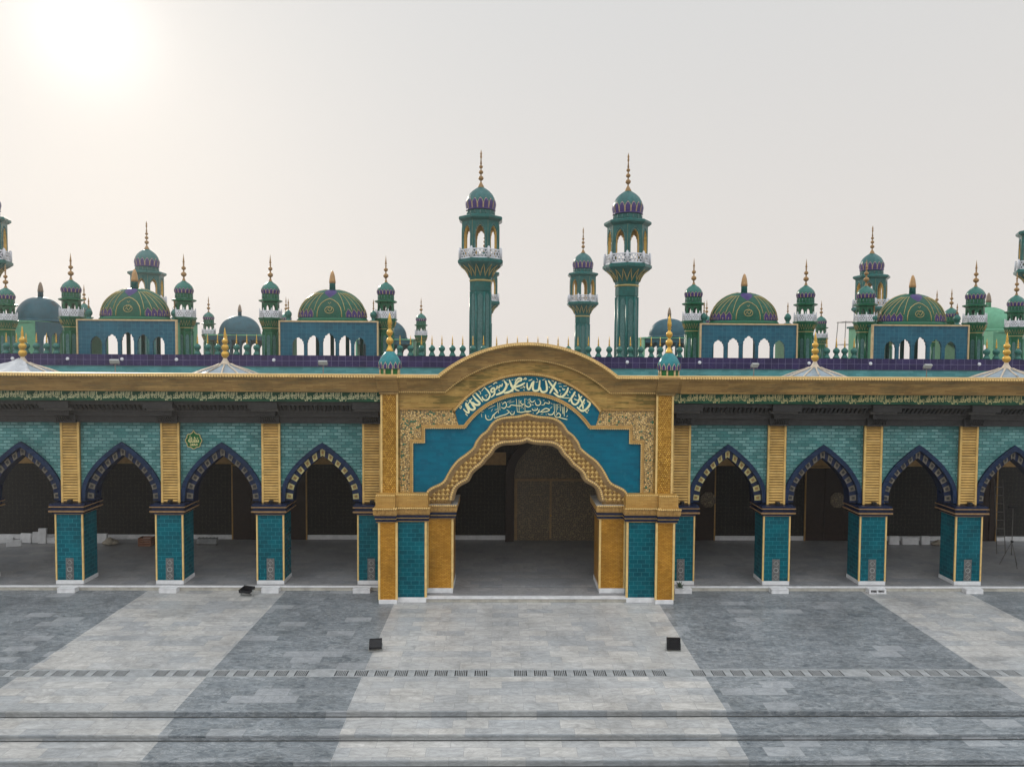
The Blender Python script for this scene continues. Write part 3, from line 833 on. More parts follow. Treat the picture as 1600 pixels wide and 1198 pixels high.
def text_mesh(body, offset=.02):
    cu = bpy.data.curves.new('lettering', 'FONT'); cu.body = body; cu.size = 1; cu.offset = offset; cu.resolution_u = 3
    t = bpy.data.objects.new('lettering', cu); COL.objects.link(t); bpy.context.view_layer.update()
    me = bpy.data.meshes.new_from_object(t.evaluated_get(bpy.context.evaluated_depsgraph_get()))
    vs = [tuple(v.co) for v in me.vertices]; fs = [tuple(p.vertices) for p in me.polygons]
    bpy.data.objects.remove(t); bpy.data.curves.remove(cu); bpy.data.meshes.remove(me)
    return vs, fs


TV, TF = text_mesh(PHRASE[::-1], .018)
tw = max(v[0] for v in TV)

def LEN(L, f):
    """index fraction at arc-length fraction f"""
    d = [0]
    for a, b in zip(L, L[1:]): d.append(d[-1] + math.hypot(b[0] - a[0], b[1] - a[1]))
    w = f * d[-1]
    for i in range(len(d) - 1):
        if d[i] <= w <= d[i + 1]: return (i + (w - d[i]) / (d[i + 1] - d[i])) / (len(L) - 1)
    return f


def wing(name, label, xs, xin, xout, sg, lx, mlet):
    """xs: pillar centres from the portal outwards; sg: -1 left, 1 right"""
    w = thing(name, label, 'arcade', (lx, 0, 0))
    A, B = sorted((xin, xout))
    for x in xs: make_pillar(w, x)
    cs = [(a + b) / 2 for a, b in zip(xs, xs[1:])]
    ops = []
    for c, a, b in zip(cs, xs, xs[1:]):
        ops.append(pointed(c, ZSP, abs(b - a) / 2 - .37, ZAP - ZSP))
    m = MB(); m.prism(comb(A, B, ZC1 + .03, ZW + .5, ops), .0, .42); m.build('facade_wall', M_turq, w)
    for c, a, b in zip(cs, xs, xs[1:]):
        hw = abs(b - a) / 2
        o1 = pointed(c, ZSP, hw - .36, ZAP + .02 - ZSP, 16); o2 = pointed(c, ZSP, hw - .52, ZAP - .21 - ZSP, 16)
        m = MB(); m.prism(o1 + list(reversed(o2)), -.10, .44)
        ar = m.build('arch', M_navy, w)
        o3 = pointed(c, ZSP, hw - .505, ZAP - .195 - ZSP, 40); o4 = pointed(c, ZSP, hw - .80, ZAP - .53 - ZSP, 40)
        m = MB(); m.prism(o3 + list(reversed(o4)), .06, .50); m.build('inner_ring', M_navyp, ar)
        m = MB(); n = len(o3) - 1; K = 13
        for k in range(K):
            t0 = LEN(o3, (k + .5) / K - .021); t1 = LEN(o3, (k + .5) / K + .021)
            def pt(L, t): f = t * n; i = min(n - 1, int(f)); r = f - i; return (L[i][0] * (1 - r) + L[i + 1][0] * r, L[i][1] * (1 - r) + L[i + 1][1] * r)
            q = []
            tt = (t0, (t0 + t1) / 2, t1)
            up = [pt(o3, t) for t in tt]; dn = [pt(o4, t) for t in tt]
            f = lambda a_, b_, s_: (a_[0] + (b_[0] - a_[0]) * s_, a_[1] + (b_[1] - a_[1]) * s_)
            blk = [f(a_, b_, .10) for a_, b_ in zip(up, dn)] + [f(a_, b_, .93) for a_, b_ in reversed(list(zip(up, dn)))]
            m.prism(blk, .035, .062, 0)
            blk2 = [f(a_, b_, .30) for a_, b_ in zip(up, dn)] + [f(a_, b_, .72) for a_, b_ in reversed(list(zip(up, dn)))]
            cx_ = sum(p_[0] for p_ in blk) / 6; cz_ = sum(p_[1] for p_ in blk) / 6
            blk2 = [(cx_ + (p_[0] - cx_) * .5, cz_ + (p_[1] - cz_) * .5) for p_ in blk]
            m.prism(blk2, .028, .036, 1)
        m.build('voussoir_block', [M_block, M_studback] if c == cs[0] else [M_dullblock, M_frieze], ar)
    # gold slatted pilasters over the pillars
    for x in xs:
        hw = .33
        m = MB(); m.box(x - hw, x + hw, -.12, -.002, ZC1 + .002, ZW); pl = m.build('pilaster', M_slatback, w)
        m = MB()
        for e_ in (-hw, hw): m.box(x + e_ - .04, x + e_ + .04, -.17, -.121, ZC1 + .002, ZW)
        z = ZC1 + .05; k = 0
        while z < ZW - .08:
            if k % 6 == 5: m.box(x - hw + .04, x + hw - .04, -.155, -.121, z, z + .07)
            else: m.add([(x - hw + .04, -.121, z), (x + hw - .04, -.121, z), (x + hw - .04, -.185, z + .015), (x - hw + .04, -.185, z + .015), (x + hw - .04, -.121, z + .07), (x - hw + .04, -.121, z + .07)], [(0, 1, 2, 3), (3, 2, 4, 5), (0, 3, 5), (1, 4, 2), (0, 5, 4, 1)])
            z += .108; k += 1
        m.build('slat', M_slat, pl)
    # dark carved frieze, stepping forward upwards
    m = MB()
    m.box(A, B, -.34, -.0005, ZW, ZW + .26, 0); m.box(A, B, -.38, -.0005, ZW + .262, ZW + .30, 1)
    m.box(A, B, -.52, -.0005, ZW + .302, ZW + .46, 0); m.box(A, B, -.56, -.0005, ZW + .462, ZW + .49, 1)
    m.box(A, B, -.66, -.0005, ZW + .492, ZW + .74, 0); m.box(A, B, -.98, -.0005, ZW + .742, ZW + .90, 0)
    x = A + .06
    while x < B - .1:
        m.add([(x, -.661, ZW + .50), (x + .09, -.661, ZW + .50), (x + .09, -.90, ZW + .735), (x, -.90, ZW + .735), (x, -.661, ZW + .735), (x + .09, -.661, ZW + .735)],
              [(0, 1, 2, 3), (3, 2, 5, 4), (0, 3, 4), (1, 5, 2), (0, 4, 5, 1)], 0)
        x += .17
    m.build('frieze', [M_frieze, M_friezel], w)
    for x in xs:
        m = MB(); hw = .42
        m.box(x - hw, x + hw, -.46, -.3405, ZW - .012, ZW + .30, 0)
        m.box(x - hw * .92, x + hw * .92, -.78, -.3405, ZW + .302, ZW + .5, 0); m.box(x - hw - .1, x + hw + .1, -.86, -.3405, ZW + .502, ZW + .60, 1)
        m.box(x - hw - .14, x + hw + .14, -1.10, -.3405, ZW + .602, ZW + .88, 0)
        for k in range(-3, 4): m.tube([(x + k * .1, -.47, ZW + .04), (x + k * .075, -.60, ZW + .2), (x + k * .1, -.79, ZW + .44)], .022, 5)
        m.build('bracket', [M_frieze, M_friezel], w, bevel=.012)
    # inscription band under the eaves
    zb0, zb1 = ZW + .905, ZW + 1.27
    m = MB(); m.box(A, B, -1.16, -.2, zb0, zb1); bd = m.build('inscription_band', M_bandgreen, w)
    m = MB(); x = A; per = 1.3; sc = per / tw
    while x < B:
        m.add([(x + vx * sc, -1.163 - .0, zb0 + .10 + vy * .33) for vx, vy, _ in TV if True], TF)
        m.add([(x + per * .43 + vx * sc * .8, -1.1655, zb0 + .20 + vy * .20) for vx, vy, _ in TV], TF); x += per + .02
    m.v = [(min(max(vx, A), B), vy, vz) for vx, vy, vz in m.v]
    m.build('lettering', mlet, bd)
    A2, B2 = (A, -5.622) if sg < 0 else (5.752, B)
    m = MB(); m.sweep([(A2, ZCT), (B2, ZCT)], [(.10, -1.2), (.10, -2.0), (.045, -2.05), (-.02, -2.0), (-.045, -1.98), (-.06, -1.9), (-.30, -1.74), (-.50, -1.62), (-.55, -1.6), (-.55, -1.2)])
    co_ = m.build('cornice', M_eaves, w)
    m = MB()
    m.beads([(A2, ZCT + .04), (B2, ZCT + .04)], .042, .1, -2.05, 0); m.box(A2, B2, -1.98, -1.3, ZCT + .101, ZCT + .13); m.build('bead_roll', M_bead, co_)
    m = MB(); m.box(A, B, -1.45, 7.9, 7.95, 8.22); m.box(A, B, .43, 6.5, 6.55, 6.75); m.build('roof', M_roof, w)
    # inside: back wall, gold course, skirting, ceiling soffit
    m = MB(); m.box(A, B, 6.4, 6.8, .2, 6.54); bw = m.build('back_wall', M_back, w)
    m = MB(); m.box(A, B, 6.36, 6.398, 3.93, 4.55); m.build('gold_course', M_mould, bw)
    m = MB(); m.box(A, B, 6.35, 6.398, .203, .42); m.build('skirting', M_white, bw)
    return w


lxs = [at(px, 850, YP)[0] for px in (108.5, 265, 422.5)]
XL = [lxs[2] + 3.98, lxs[2], lxs[1], lxs[0], lxs[0] - 3.97, lxs[0] - 7.94]
rxs = [at(px, 850, YP)[0] for px in (1213, 1363.5, 1513)]
XR = [rxs[0] - 3.83, rxs[0], rxs[1], rxs[2], rxs[2] + 3.9, rxs[2] + 7.8]
WL = wing('arcade_wing', 'left arcade wing of turquoise brick with teal pillars and faded pale lettering under the eaves', XL, -4.3, XL[-1] - 1.2, -1, -12, M_cream)
WR = wing('arcade_wing', 'right arcade wing of turquoise brick with teal pillars and yellow lettering under the eaves', XR, 4.3, XR[-1] + 1.2, 1, 12, M_creamgold)
m = MB(); m.box(-4.298, 4.298, 6.4, 6.8, .2, 6.54); pbw = m.build('back_wall', M_back, P)
m = MB(); m.box(-4.298, -.75, 6.35, 6.398, .203, .42); m.build('skirting', M_white, pbw)
m = MB(); m.box(4.0, 4.298, 6.35, 6.398, .203, .42); m.build('skirting', M_white, pbw)
m = MB(); m.box(-4.298, -.75, 6.36, 6.398, 3.93, 4.55); m.build('gold_course', M_mould, pbw)
m = MB(); m.box(-4.298, 4.298, .36, 6.5, 6.56, 6.75); m.build('ceiling', M_roof, P)


def door(parent, x0, x1, zt, emblem=None):
    m = MB(); m.box(x0, x1, 6.30, 6.345, .204, zt); d = m.build('door', M_brown, parent)
    m = MB(); m.box(x0 - .06, x0, 6.27, 6.349, .204, zt + .06); m.box(x1, x1 + .06, 6.27, 6.349, .204, zt + .12); m.box(x0, x1, 6.27, 6.349, zt, zt + .06)
    m.build('door_frame', M_mould, d)
    m = MB()
    for k in range(1, 4):
        xx = x0 + (x1 - x0) * k / 4; m.box(xx - .03, xx + .03, 6.275, 6.299, .21, zt - .01)
    m.build('door_stile', M_brown, d)
    if emblem is not None:
        for ex in emblem:
            m = MB(); m.T = Matrix.Translation((ex, 6.27, 2.25)) @ Matrix.Rotation(pi / 2, 4, 'X')
            m.lathe([(.40, -.02), (.40, .02), (.34, .035), (.30, .02), (.14, .03), (.05, .05)], 8, ph=pi / 8, smooth=False)
            m.build('emblem', M_lattice, d)


g_ = lambda px: at(px, 790, 6.3)[0]
door(WL, g_(364), g_(478), 3.85)
door(WR, g_(1010), g_(1116), 3.85, [g_(1106)])
door(WR, g_(1259), g_(1380), 3.85, [g_(1308)])
door(WR, g_(1520), g_(1556), 3.85)
# the main door niche inside the portal: dark arch frame, lattice leaves
xa, xb = g_(803), g_(938); xc = (xa + xb) / 2
o1 = pointed(xc, 3.3, (xb - xa) / 2 + .42, 2.95); o2 = pointed(xc, 3.3, (xb - xa) / 2, 2.45)
m = MB(); m.prism([(o1[0][0], .204)] + o1 + [(o1[-1][0], .204), (o2[-1][0], .204)] + list(reversed(o2)) + [(o2[0][0], .204)], 6.0, 6.349)
md = m.build('door_niche', M_brown, P)
m = MB(); m.prism([(xb, .204)] + o2 + [(xa, .204)], 6.30, 6.34); m.build('niche_panel', M_lattice, md)
m = MB(); xm = g_(860)
m.box(xa + .02, xb - .02, 6.22, 6.298, 3.16, 3.28); m.box(xm - .05, xm + .05, 6.22, 6.298, .3, 3.158)
m.box(xa + .02, xa + .16, 6.24, 6.298, .21, 3.158); m.box(xb - .16, xb - .02, 6.24, 6.298, .21, 3.158)
m.build('door_rail', M_mouldd, md)
m = MB(); m.box(xa + .162, xm - .052, 6.25, 6.298, .21, 3.155); m.box(xm + .052, xb - .162, 6.25, 6.298, .21, 3.155); m.build('door_leaf', M_lattice, md)
m = MB(); m.ball(xm + .02, 6.2, 1.45, .05); m.build('door_knob', M_leaf, md)

# ------------------------------------------------ small things on and by the wings
mx, mz = at(303, 688, -.03)
m = MB(); md_ = thing('medallion', 'green lobed medallion with gilt lettering high on the turquoise wall', 'medallion', (mx, -.002, mz))
ol = [(mx + r_ * cos(t_), mz + r_ * sin(t_)) for t_, r_ in [(2 * pi * k / 48 + pi / 2, .31 + .02 * cos(8 * 2 * pi * k / 48) + (.08 if k == 0 else 0)) for k in range(48)]]
m.prism(ol, -.05, -.004); m.build('plaque', M_green, md_)
m = MB(); m.tube([(x, -.055, z) for x, z in ol], .016, 5, closed=True); m.build('rim', M_rimc, md_)
m = MB(); tv, tf_ = text_mesh("\ufdf4\ufdf2"[::-1], .03); tw2 = max(v[0] for v in tv)
m.add([(mx - .21 + v[0] * .42 / tw2, -.058, mz - .07 + v[1] * .28) for v in tv], tf_)
tv, tf_ = text_mesh("\ufee3\ufea4\ufee4\ufeaa"[::-1], .03); tw2 = max(v[0] for v in tv)
m.add([(mx - .15 + v[0] * .30 / tw2, -.058, mz - .2 + v[1] * .22) for v in tv], tf_)
m.build('lettering', M_creamgold, md_)

ordn = ['first', 'second', 'third', 'fourth', 'fifth', 'sixth']
for side, X in (('left', XL), ('right', XR)):
    for i, x in enumerate(X[:5]):
        m = MB(); m.box(-.075, .075, -.07, .07, .0, .11); m.box(-.06, .06, -.085, -.07, .015, .095); m.box(-.02, .02, .02, .06, -.02, 0)
        o = m.build('spotlight', M_black, off=(0, 0, 0), bevel=.012); o.location = (x + .03, -.27, ZC1 + .022)
        tag(o, 'small black spotlight on the cap of the %s pillar %s of the portal' % (ordn[i], side), 'spotlight', 'spotlights on the pillar caps')
        if i == 4: continue
        bx = x + (.12 if side == 'left' else .0)
        if side == 'left' and i == 0: bx = x - .3
        m = MB(); m.box(-.34, .34, -.30, 0, 0, .035); m.box(-.34, .34, -.30, 0, .15, .185); m.box(-.34, -.27, -.29, 0, .035, .15); m.box(.27, .34, -.29, 0, .035, .15)
        if not (side == 'right' and i == 2): m.box(-.27, .27, -.285, -.25, .035, .15)
        else: m.box(-.03, .03, -.28, -.2, .035, .15)
        o = m.build('marble_box', M_white, off=(0, 0, 0), bevel=.006); o.location = (bx, -.475, .002)
        tag(o, ('open dark marble box at the foot of the %s pillar %s of the portal' if side == 'right' and i == 2 else 'low white marble box at the foot of the %s pillar %s of the portal') % (ordn[i], side), 'box', 'marble boxes at the pillar feet')


def floodlight(name, label, px, py, rot, tilt, s=1.0, closed=False):
    x, y = gr(px, py)
    t = thing(name, label, 'floodlight', (x, y, 0), 'floodlights lying on the courtyard', local=True)
    t.rotation_euler = (0, 0, rot); t.scale = (s,) * 3
    R_ = Matrix.Translation((0, 0, .25)) @ Matrix.Rotation(tilt, 4, 'X')
    m = MB(); m.T = R_; m.box(-.23, .23, -.05, .05, -.20, .20); 
    for k in range(7): m.box(-.18 + k * .06 - .008, -.18 + k * .06 + .008, .05, .09, -.15, .15)
    m.build('lamp_body', M_black, t, bevel=.02)
    m = MB(); m.T = R_; m.box(-.18, .18, -.058, -.051, -.155, .155); m.build('lens', M_glass_dark, t)
    m = MB(); m.T = R_
    for a, b, c, d in ((-.23, .23, .165, .20), (-.23, .23, -.20, -.165), (-.23, -.19, -.165, .165), (.19, .23, -.165, .165)): m.box(a, b, -.066, -.0505, c, d)
    m.build('bezel', M_black if closed else M_glass_dark, t)
    m = MB()
    m.box(-.26, -.235, -.03, .03, .0, .27); m.box(.235, .26, -.03, .03, .0, .27); m.box(-.26, .26, -.05, .05, .0, .02)
    m.build('bracket', M_grey, t)


floodlight('floodlight', 'black floodlight tipped back on a pale bracket in the grey stripe left of the portal', 587, 1016, .15, radians(-62), .86)
floodlight('floodlight', 'square black floodlight facing the camera near the right edge of the light stripe', 1052, 1016, -.05, radians(-8), .92)
floodlight('floodlight', 'flat black floodlight lying face up by the platform edge in the left light stripe', 386, 931, -.2, radians(-82), 1.0)

# odds and ends stored inside the arcade
def slab(px, py, w, h, d, label, Y=5.6, rot=0.0, lean=0.0, mat=None, name='marble_slab', cat='slab', grp='marble slabs stored in the arcade'):
    x, _ = at(px, py, Y)
    m = MB(); m.box(-w / 2, w / 2, -d / 2, d / 2, 0, h); m.box(-w / 2 + .02, w / 2 - .02, -d / 2 - .012, -d / 2, .02, h - .02)
    o = m.build(name, mat or M_white, off=(0, 0, 0), bevel=.01); o.location = (x, Y, .204 + (abs(sin(lean)) * d / 2)); o.rotation_euler = (lean, 0, rot)
    return tag(o, label, cat, grp)


slab(10, 838, .66, .25, .1, 'low pale slab at the left end of the pile in the leftmost bay', rot=.1)
slab(22, 842, .62, .30, .1, 'greyish slab lying before the row of slabs in the leftmost bay', 5.0, .3)
slab(40, 834, .55, .45, .08, 'wide pale slab leaning in the middle of the leftmost bay', rot=-.1, lean=-.15)
slab(56, 832, .30, .52, .08, 'narrow pale slab leaning beside the tallest slab in the leftmost bay', rot=.2, lean=-.12)
slab(66, 830, .36, .72, .10, 'tallest white slab standing in the leftmost bay', 5.5, .1, -.08)
slab(80, 838, .42, .28, .12, 'short white slab behind the first visible pillar from the left', rot=.05)
slab(159, 836, .5, .45, .10, 'white slab leaning at the left of the second bay beside a beige sack', lean=-.1)
slab(1397, 838, .48, .42, .12, 'square white slab at the left of the row in the right hand bay', lean=-.1)
slab(1422, 838, .8, .34, .12, 'long grey slab in the middle of the row in the right hand bay', lean=-.1)
slab(1446, 838, .42, .42, .12, 'square white slab at the right of the row beside a round bundle', lean=-.1)
slab(230, 842, .62, .40, .4, 'rust brown crate on the floor beside the second visible pillar', 5.2, .1, 0, M_orange, 'crate', 'crate', None) if False else None


def crate():
    x, _ = at(229, 845, 5.2); t = thing('crate', 'rust brown slatted crate on the floor beside the second visible pillar', 'crate', (x, 5.2, .204), local=True)
    m = MB()
    for k in range(4):
        z = .02 + k * .1
        m.box(-.31, .31, -.2, -.18, z, z + .08); m.box(-.31, .31, .18, .2, z, z + .08); m.box(-.31, -.29, -.18, .18, z, z + .08); m.box(.29, .31, -.18, .18, z, z + .08)
    m.box(-.29, .29, -.18, .18, .01, .03); m.build('slat_side', M_orange, t)
    m = MB()
    for a in (-.27, .27):
        for b in (-.16, .16): m.box(a - .02, a + .02, b - .02, b + .02, 0, .4)
    m.build('corner_post', M_brown, t)


crate()


def sack(px, py, Y, label, s=1.0):
    x, _ = at(px, py, Y); m = MB()
    for a, b, r, h in ((0, 0, .28, .30), (.18, .05, .2, .22), (-.2, .02, .18, .2), (.02, -.1, .2, .38)):
        m.lathe([(r * sin(pi * i / 8) + .003, h / 2 - h / 2 * cos(pi * i / 8) + .01 * sin(i * 3 + a * 9)) for i in range(9)], 12, (a, b, 0), flute=5, fa=.12)
    o = m.build('sack', M_beige, off=(0, 0, 0)); o.location = (x, Y, .204); o.scale = (s,) * 3
    tag(o, label, 'sack')


sack(172, 845, 5.3, 'beige cloth sack slumped on the floor in the second bay from the left')
sack(1465, 842, 5.5, 'pale round bundle at the end of the slab row in the right hand bay', .8)
x, _ = at(325, 842, 5.4); t = thing('tile_stack', 'stack of pale tiles stood on edge in the bay beneath the green medallion', 'stack', (x, 5.4, .204), local=True)
m = MB()
for k in range(16): m.box(-.47 + k * .058, -.47 + k * .058 + .04, -.13, .13, .0, .31 + .02 * (k % 3 == 0))
m.build('tile', M_grate, t)
m = MB(); m.box(-.5, .5, -.15, -.131, .02, .05); m.build('batten', M_brown, t)


def tripod():
    x, _ = at(1580, 880, 2.2); t = thing('tripod_stand', 'thin tripod stand with a pole in the rightmost bay', 'stand', (x, 2.2, .204), local=True)
    m = MB()
    for a in (.4, 2.5, 4.6): m.tube([(0, 0, 1.1), (.42 * cos(a), .42 * sin(a), .01)], .014, 6)
    m.build('leg', M_steel, t)
    m = MB(); m.tube([(0, 0, .5), (0, 0, 2.6)], .018, 6); m.build('pole', M_steel, t)
    m = MB(); m.box(-.2, .2, -.03, .03, 2.58, 2.66); m.box(-.03, .03, -.05, .05, 1.06, 1.14); m.build('head', M_black, t)
    x, _ = at(1566, 860, 4.0)
    m = MB(); m.tube([(-.25, 0, .02), (.1, .8, 3.4)], .02, 6); m.tube([(.15, 0, .02), (.5, .8, 3.4)], .02, 6)
    for k in range(1, 9): m.tube([(-.25 + .35 * k / 9, .8 * k / 9, .02 + 3.38 * k / 9), (.15 + .35 * k / 9, .8 * k / 9, .02 + 3.38 * k / 9)], .014, 5)
    o = m.build('ladder', M_steel, off=(0, 0, 0)); o.location = (x, 4.0, .204); tag(o, 'thin dark ladder leaning in the rightmost bay behind the tripod stand', 'ladder')


tripod()
# potted tuft by the right foot of the portal
x, y = at(1063, 915, -.7)[0], -.62
m = MB(); m.lathe([(.10, 0), (.13, .04), (.15, .2), (.13, .21)], 14); 
t = thing('potted_plant', 'little grey green plant in a pot at the right foot of the portal', 'plant', (x, y, 0), local=True)
m.build('pot', M_grey, t)
m = MB()
for k in range(60):
    a = random.uniform(0, 2 * pi); r = random.uniform(.02, .16); h = random.uniform(.24, .42)
    p0 = Vector((.04 * cos(a), .04 * sin(a), .2)); p1 = Vector((r * cos(a), r * sin(a), h)); s_ = Vector((-sin(a), cos(a), 0)) * .018
    m.add([p0, p1 - s_ * .5 + Vector((0, 0, -.04)), p1, p1 + s_ * 1.5 + Vector((0, 0, -.03))], [(0, 1, 2, 3)])
m.build('foliage', plain('grey_green_leaf', (.10, .14, .09), .6, .4, 20), t)


# ================================================================== ROOFSCAPE
YH = 8.0; ZPT = 9.28                             # parapet of the hall behind
H = thing('rear_hall', 'long hall behind the arcade with teal brick parapet and purple tiled coping band', 'hall', (0, 9, 0))
m = MB(); m.box(-48, 48, YH, YH + .35, 6.9, 8.70); hw_ = m.build('parapet_wall', M_wallteal, H)
m = MB(); m.box(-48, 48, YH - .06, YH + .38, 8.702, ZPT); m.build('coping_band', M_purple, H)
m = MB(); m.box(-48, 48, YH + .352, 40, 8.2, 8.75); m.build('roof', M_roof, H)
m = MB(); m.box(-48, 48, 40.002, 40.4, 6.9, 9.2); m.build('rear_parapet', M_wallteal, H)

# white disc lamps on the purple band
xs_px = [20, 106, 191, 276, 428, 672, 980, 1093, 1178.5, 1264, 1360, 1445, 1530]
xs_px = [20, 106, 191, 276, 428, 980, 1093, 1264, 1360, 1530]
where = ['at the far left edge', 'under the left end of the first framed pavilion', 'in front of the leftmost pavilion', 'just right of the leftmost pavilion',
         'below the turret left of the second pavilion', 'below the right tall minaret', 'under the left end of the third pavilion', 'below the turret right of the third pavilion', 'just left of the rightmost pavilion', 'below the turret right of the rightmost pavilion']
m = MB(); m.T = Matrix.Rotation(pi / 2, 4, 'X'); m.lathe([(.085, 0), (.085, .03), (.07, .045), (.03, .055)], 16)
l0 = m.build('disc_lamp', M_whitep, off=(0, 0, 0))
for i, px in enumerate(xs_px):
    o = l0 if i == 0 else l0.copy()
    if i: COL.objects.link(o)
    x, z = at(px, 566, YH - .06); o.location = (x, YH - .061, 9.03)
    tag(o, 'white disc lamp on the purple band ' + where[i], 'lamp', 'disc lamps along the purple band')

# flood lamps on short poles
for px, lab, rot in ((180, 'grey lamp on a short pole before the leftmost pavilion', .1), (505, 'grey lamp on a short pole before the second pavilion', .05), (1178, 'grey lamp on a short pole before the third pavilion', .45), (1448, 'grey lamp on a short pole before the rightmost pavilion', .2)):
    x, z = at(px, 572, 5.0)
    t = thing('pole_lamp', lab, 'lamp', (x, 5, 8.22), 'pole lamps on the arcade roof', local=True); t.rotation_euler = (0, 0, rot)
    m = MB(); m.tube([(0, 0, 0), (0, 0, .62)], .025, 6); m.box(-.08, .08, -.08, .08, 0, .02); m.build('pole', M_steel, t)
    m = MB(); m.T = Matrix.Translation((0, -.06, .72)) @ Matrix.Rotation(radians(35), 4, 'X'); m.box(-.20, .20, -.05, .05, -.10, .10); m.box(-.17, .17, -.06, -.05, -.075, .075)
    m.build('lamp_head', M_grey, t, bevel=.012)
    m = MB(); m.tube([(-.22, -.06, .72), (-.22, 0, .58), (.22, 0, .58), (.22, -.06, .72)], .012, 5); m.build('bracket', M_steel, t)

# skylight domes on the arcade roof
def skyprof(u): return [(1.75, 0.0), (1.5, .14), (1.2, .275), (.9, .395), (.62, .49), (.40, .565), (.24, .65)]


def skylight(px, label, first=None):
    x, _ = at(px, 580, 3.0)
    if first: return dup(first, (x, 3.0, 8.22), label)
    t = thing('skylight_dome', label, 'skylight', (x, 3.0, 8.22), 'skylight domes on the arcade roof', local=True)
    pr = skyprof(0)
    m = MB(); m.lathe(pr, 12, smooth=False, ph=pi / 12); m.build('glazing', M_skyglass, t)
    m = MB()
    for k in range(12):
        a = pi / 12 + 2 * pi * k / 12; m.tube([((r + .015) * cos(a), (r + .015) * sin(a), z + .015) for r, z in pr], .035, 6)
    m.lathe([(1.8, -.02), (1.8, .05), (1.7, .06)], 12, ph=pi / 12, smooth=False); m.build('rib', M_whiterib, t)
    m = MB(); m.lathe([(.27, .62), (.17, .72), (.10, .84), (.08, .92)], 16); m.build('cone_cap', M_whiterib, t)
    m = MB(); z = .92
    pf = [(.05, .90)]
    for r in (.165, .155, .135):
        pf += [(.07, z + .01)] + [(r * sin(pi * i / 8) + .001, z + r - r * cos(pi * i / 8)) for i in range(2, 7)] + [(.06, z + 2 * r - .02)]; z += 2 * r * .93
    pf += [(.05, z), (.07, z + .06), (.045, z + .12), (.055, z + .2), (.03, z + .34), (.004, z + .5)]
    m.lathe(pf, 14); m.build('finial', M_leaf, t)
    return t


s0 = skylight(352, 'ribbed skylight dome with three gilt balls before the dome left of the second pavilion')
skylight(36, 'ribbed skylight dome half covered by a white sheet near the left edge', s0)
skylight(1273, 'ribbed skylight dome with gilt balls right of the third pavilion', s0)
skylight(1572, 'ribbed skylight dome with gilt balls near the right edge', s0)
# the sheet over the leftmost skylight
xd, _ = at(36, 580, 3.0)
m = MB(); vs = []; nu, nv_ = 26, 14
for i in range(nu + 1):
    for j in range(nv_ + 1):
        a = radians(165 + 150 * i / nu); f = j / nv_; r = .12 + 1.75 * f
        z = 9.0 - .70 * f ** .85 + .07 * sin(9 * a + 2) * f + .05 * sin(23 * a + 5 * f) * (.3 + f) + .03 * sin(41 * a + 9 * f) + .02 * sin(14 * f + 3 * a)
        vs.append((xd + r * cos(a) * 1.1 - .05, 3.0 + r * sin(a), max(z + .05, 8.27)))
fs = [(i * (nv_ + 1) + j, i * (nv_ + 1) + j + 1, (i + 1) * (nv_ + 1) + j + 1, (i + 1) * (nv_ + 1) + j) for i in range(nu) for j in range(nv_)]
m.add(vs, fs, 0, True); o = m.build('dust_sheet', M_cloth, off=(xd, 3, 8.2)); sd = o.modifiers.new('thickness', 'SOLIDIFY'); sd.thickness = .012
tag(o, 'crumpled white sheet thrown over the skylight dome at the left edge', 'sheet')

# tiled domelets on the portal corners
def domelet(px, label, first=None):
    x, _ = at(px, 580, -1.2); L = (x, -1.2, 8.50)
    if first: return dup(first, L, label)
    t = thing('corner_domelet', label, 'domelet', L, 'domelets on the portal corners', local=True); k = .0059
    m = MB(); m.lathe([(.36, -.06), (.36, .28), (.38, .30)], 8, ph=pi / 8, smooth=False); dr = m.build('drum', M_green, t)
    m = MB()
    for i in range(8):
        a = pi / 8 + i * pi / 4; m.tube([(.365 * cos(a), .365 * sin(a), -.05), (.365 * cos(a), .365 * sin(a), .29)], .035, 6)
    m.build('drum_rib', M_trim, dr)
    pr = [(.38, .28), (.41, .36), (.425, .46), (.41, .56), (.37, .66), (.30, .78), (.21, .88), (.14, .96)]
    m = MB(); m.lathe(pr, 32); dm = m.build('dome', plain('domelet_teal_glaze', (.015, .16, .18), .2, .3, 6), t)
    m = MB()
    for i in range(14):
        a = 2 * pi * i / 14; d_ = .18
        for mi, s_, q in ((1, 1.0, .0), (0, .66, .012)):
            pts = []
            for aa, zz in ((a - d_ * s_, .31), (a + d_ * s_, .31), (a + d_ * s_, .42), (a, .42 + .13 * s_ + .02), (a - d_ * s_, .42)):
                r = .445 + q if zz < .5 else .428 + q; pts.append((r * cos(aa), r * sin(aa), zz))
            m.add(pts, [(0, 1, 2, 3, 4)], mi)
    m.build('petal_band', [M_purp, M_whiterib], dm)
    m = MB(); pf = [(.16, .93), (.12, 1.02), (.07, 1.14), (.055, 1.20)]; z = 1.2
    for r in (.14, .125):
        pf += [(r * sin(pi * i / 8) + .002, z + r - r * cos(pi * i / 8)) for i in range(2, 7)] + [(.05, z + 2 * r), (.05, z + 2 * r + .05)]; z += 2 * r + .05
    pf += [(.085, z + .04), (.05, z + .10), (.085, z + .14), (.08, z + .26), (.05, z + .42), (.012, z + .58)]
    m.lathe(pf, 16); m.build('finial', M_leaf, t)
    return t


dl = domelet(609, 'green drummed domelet with a gilt finial on the left portal corner')
domelet(1045, 'green drummed domelet with a gilt finial on the right portal corner', dl)


# ---------------------------------------------------------------- towers
def octr(a, R, ph=pi / 8):
    t = (a - ph) % (pi / 4) - pi / 8
    return R * cos(pi / 8) / cos(t)


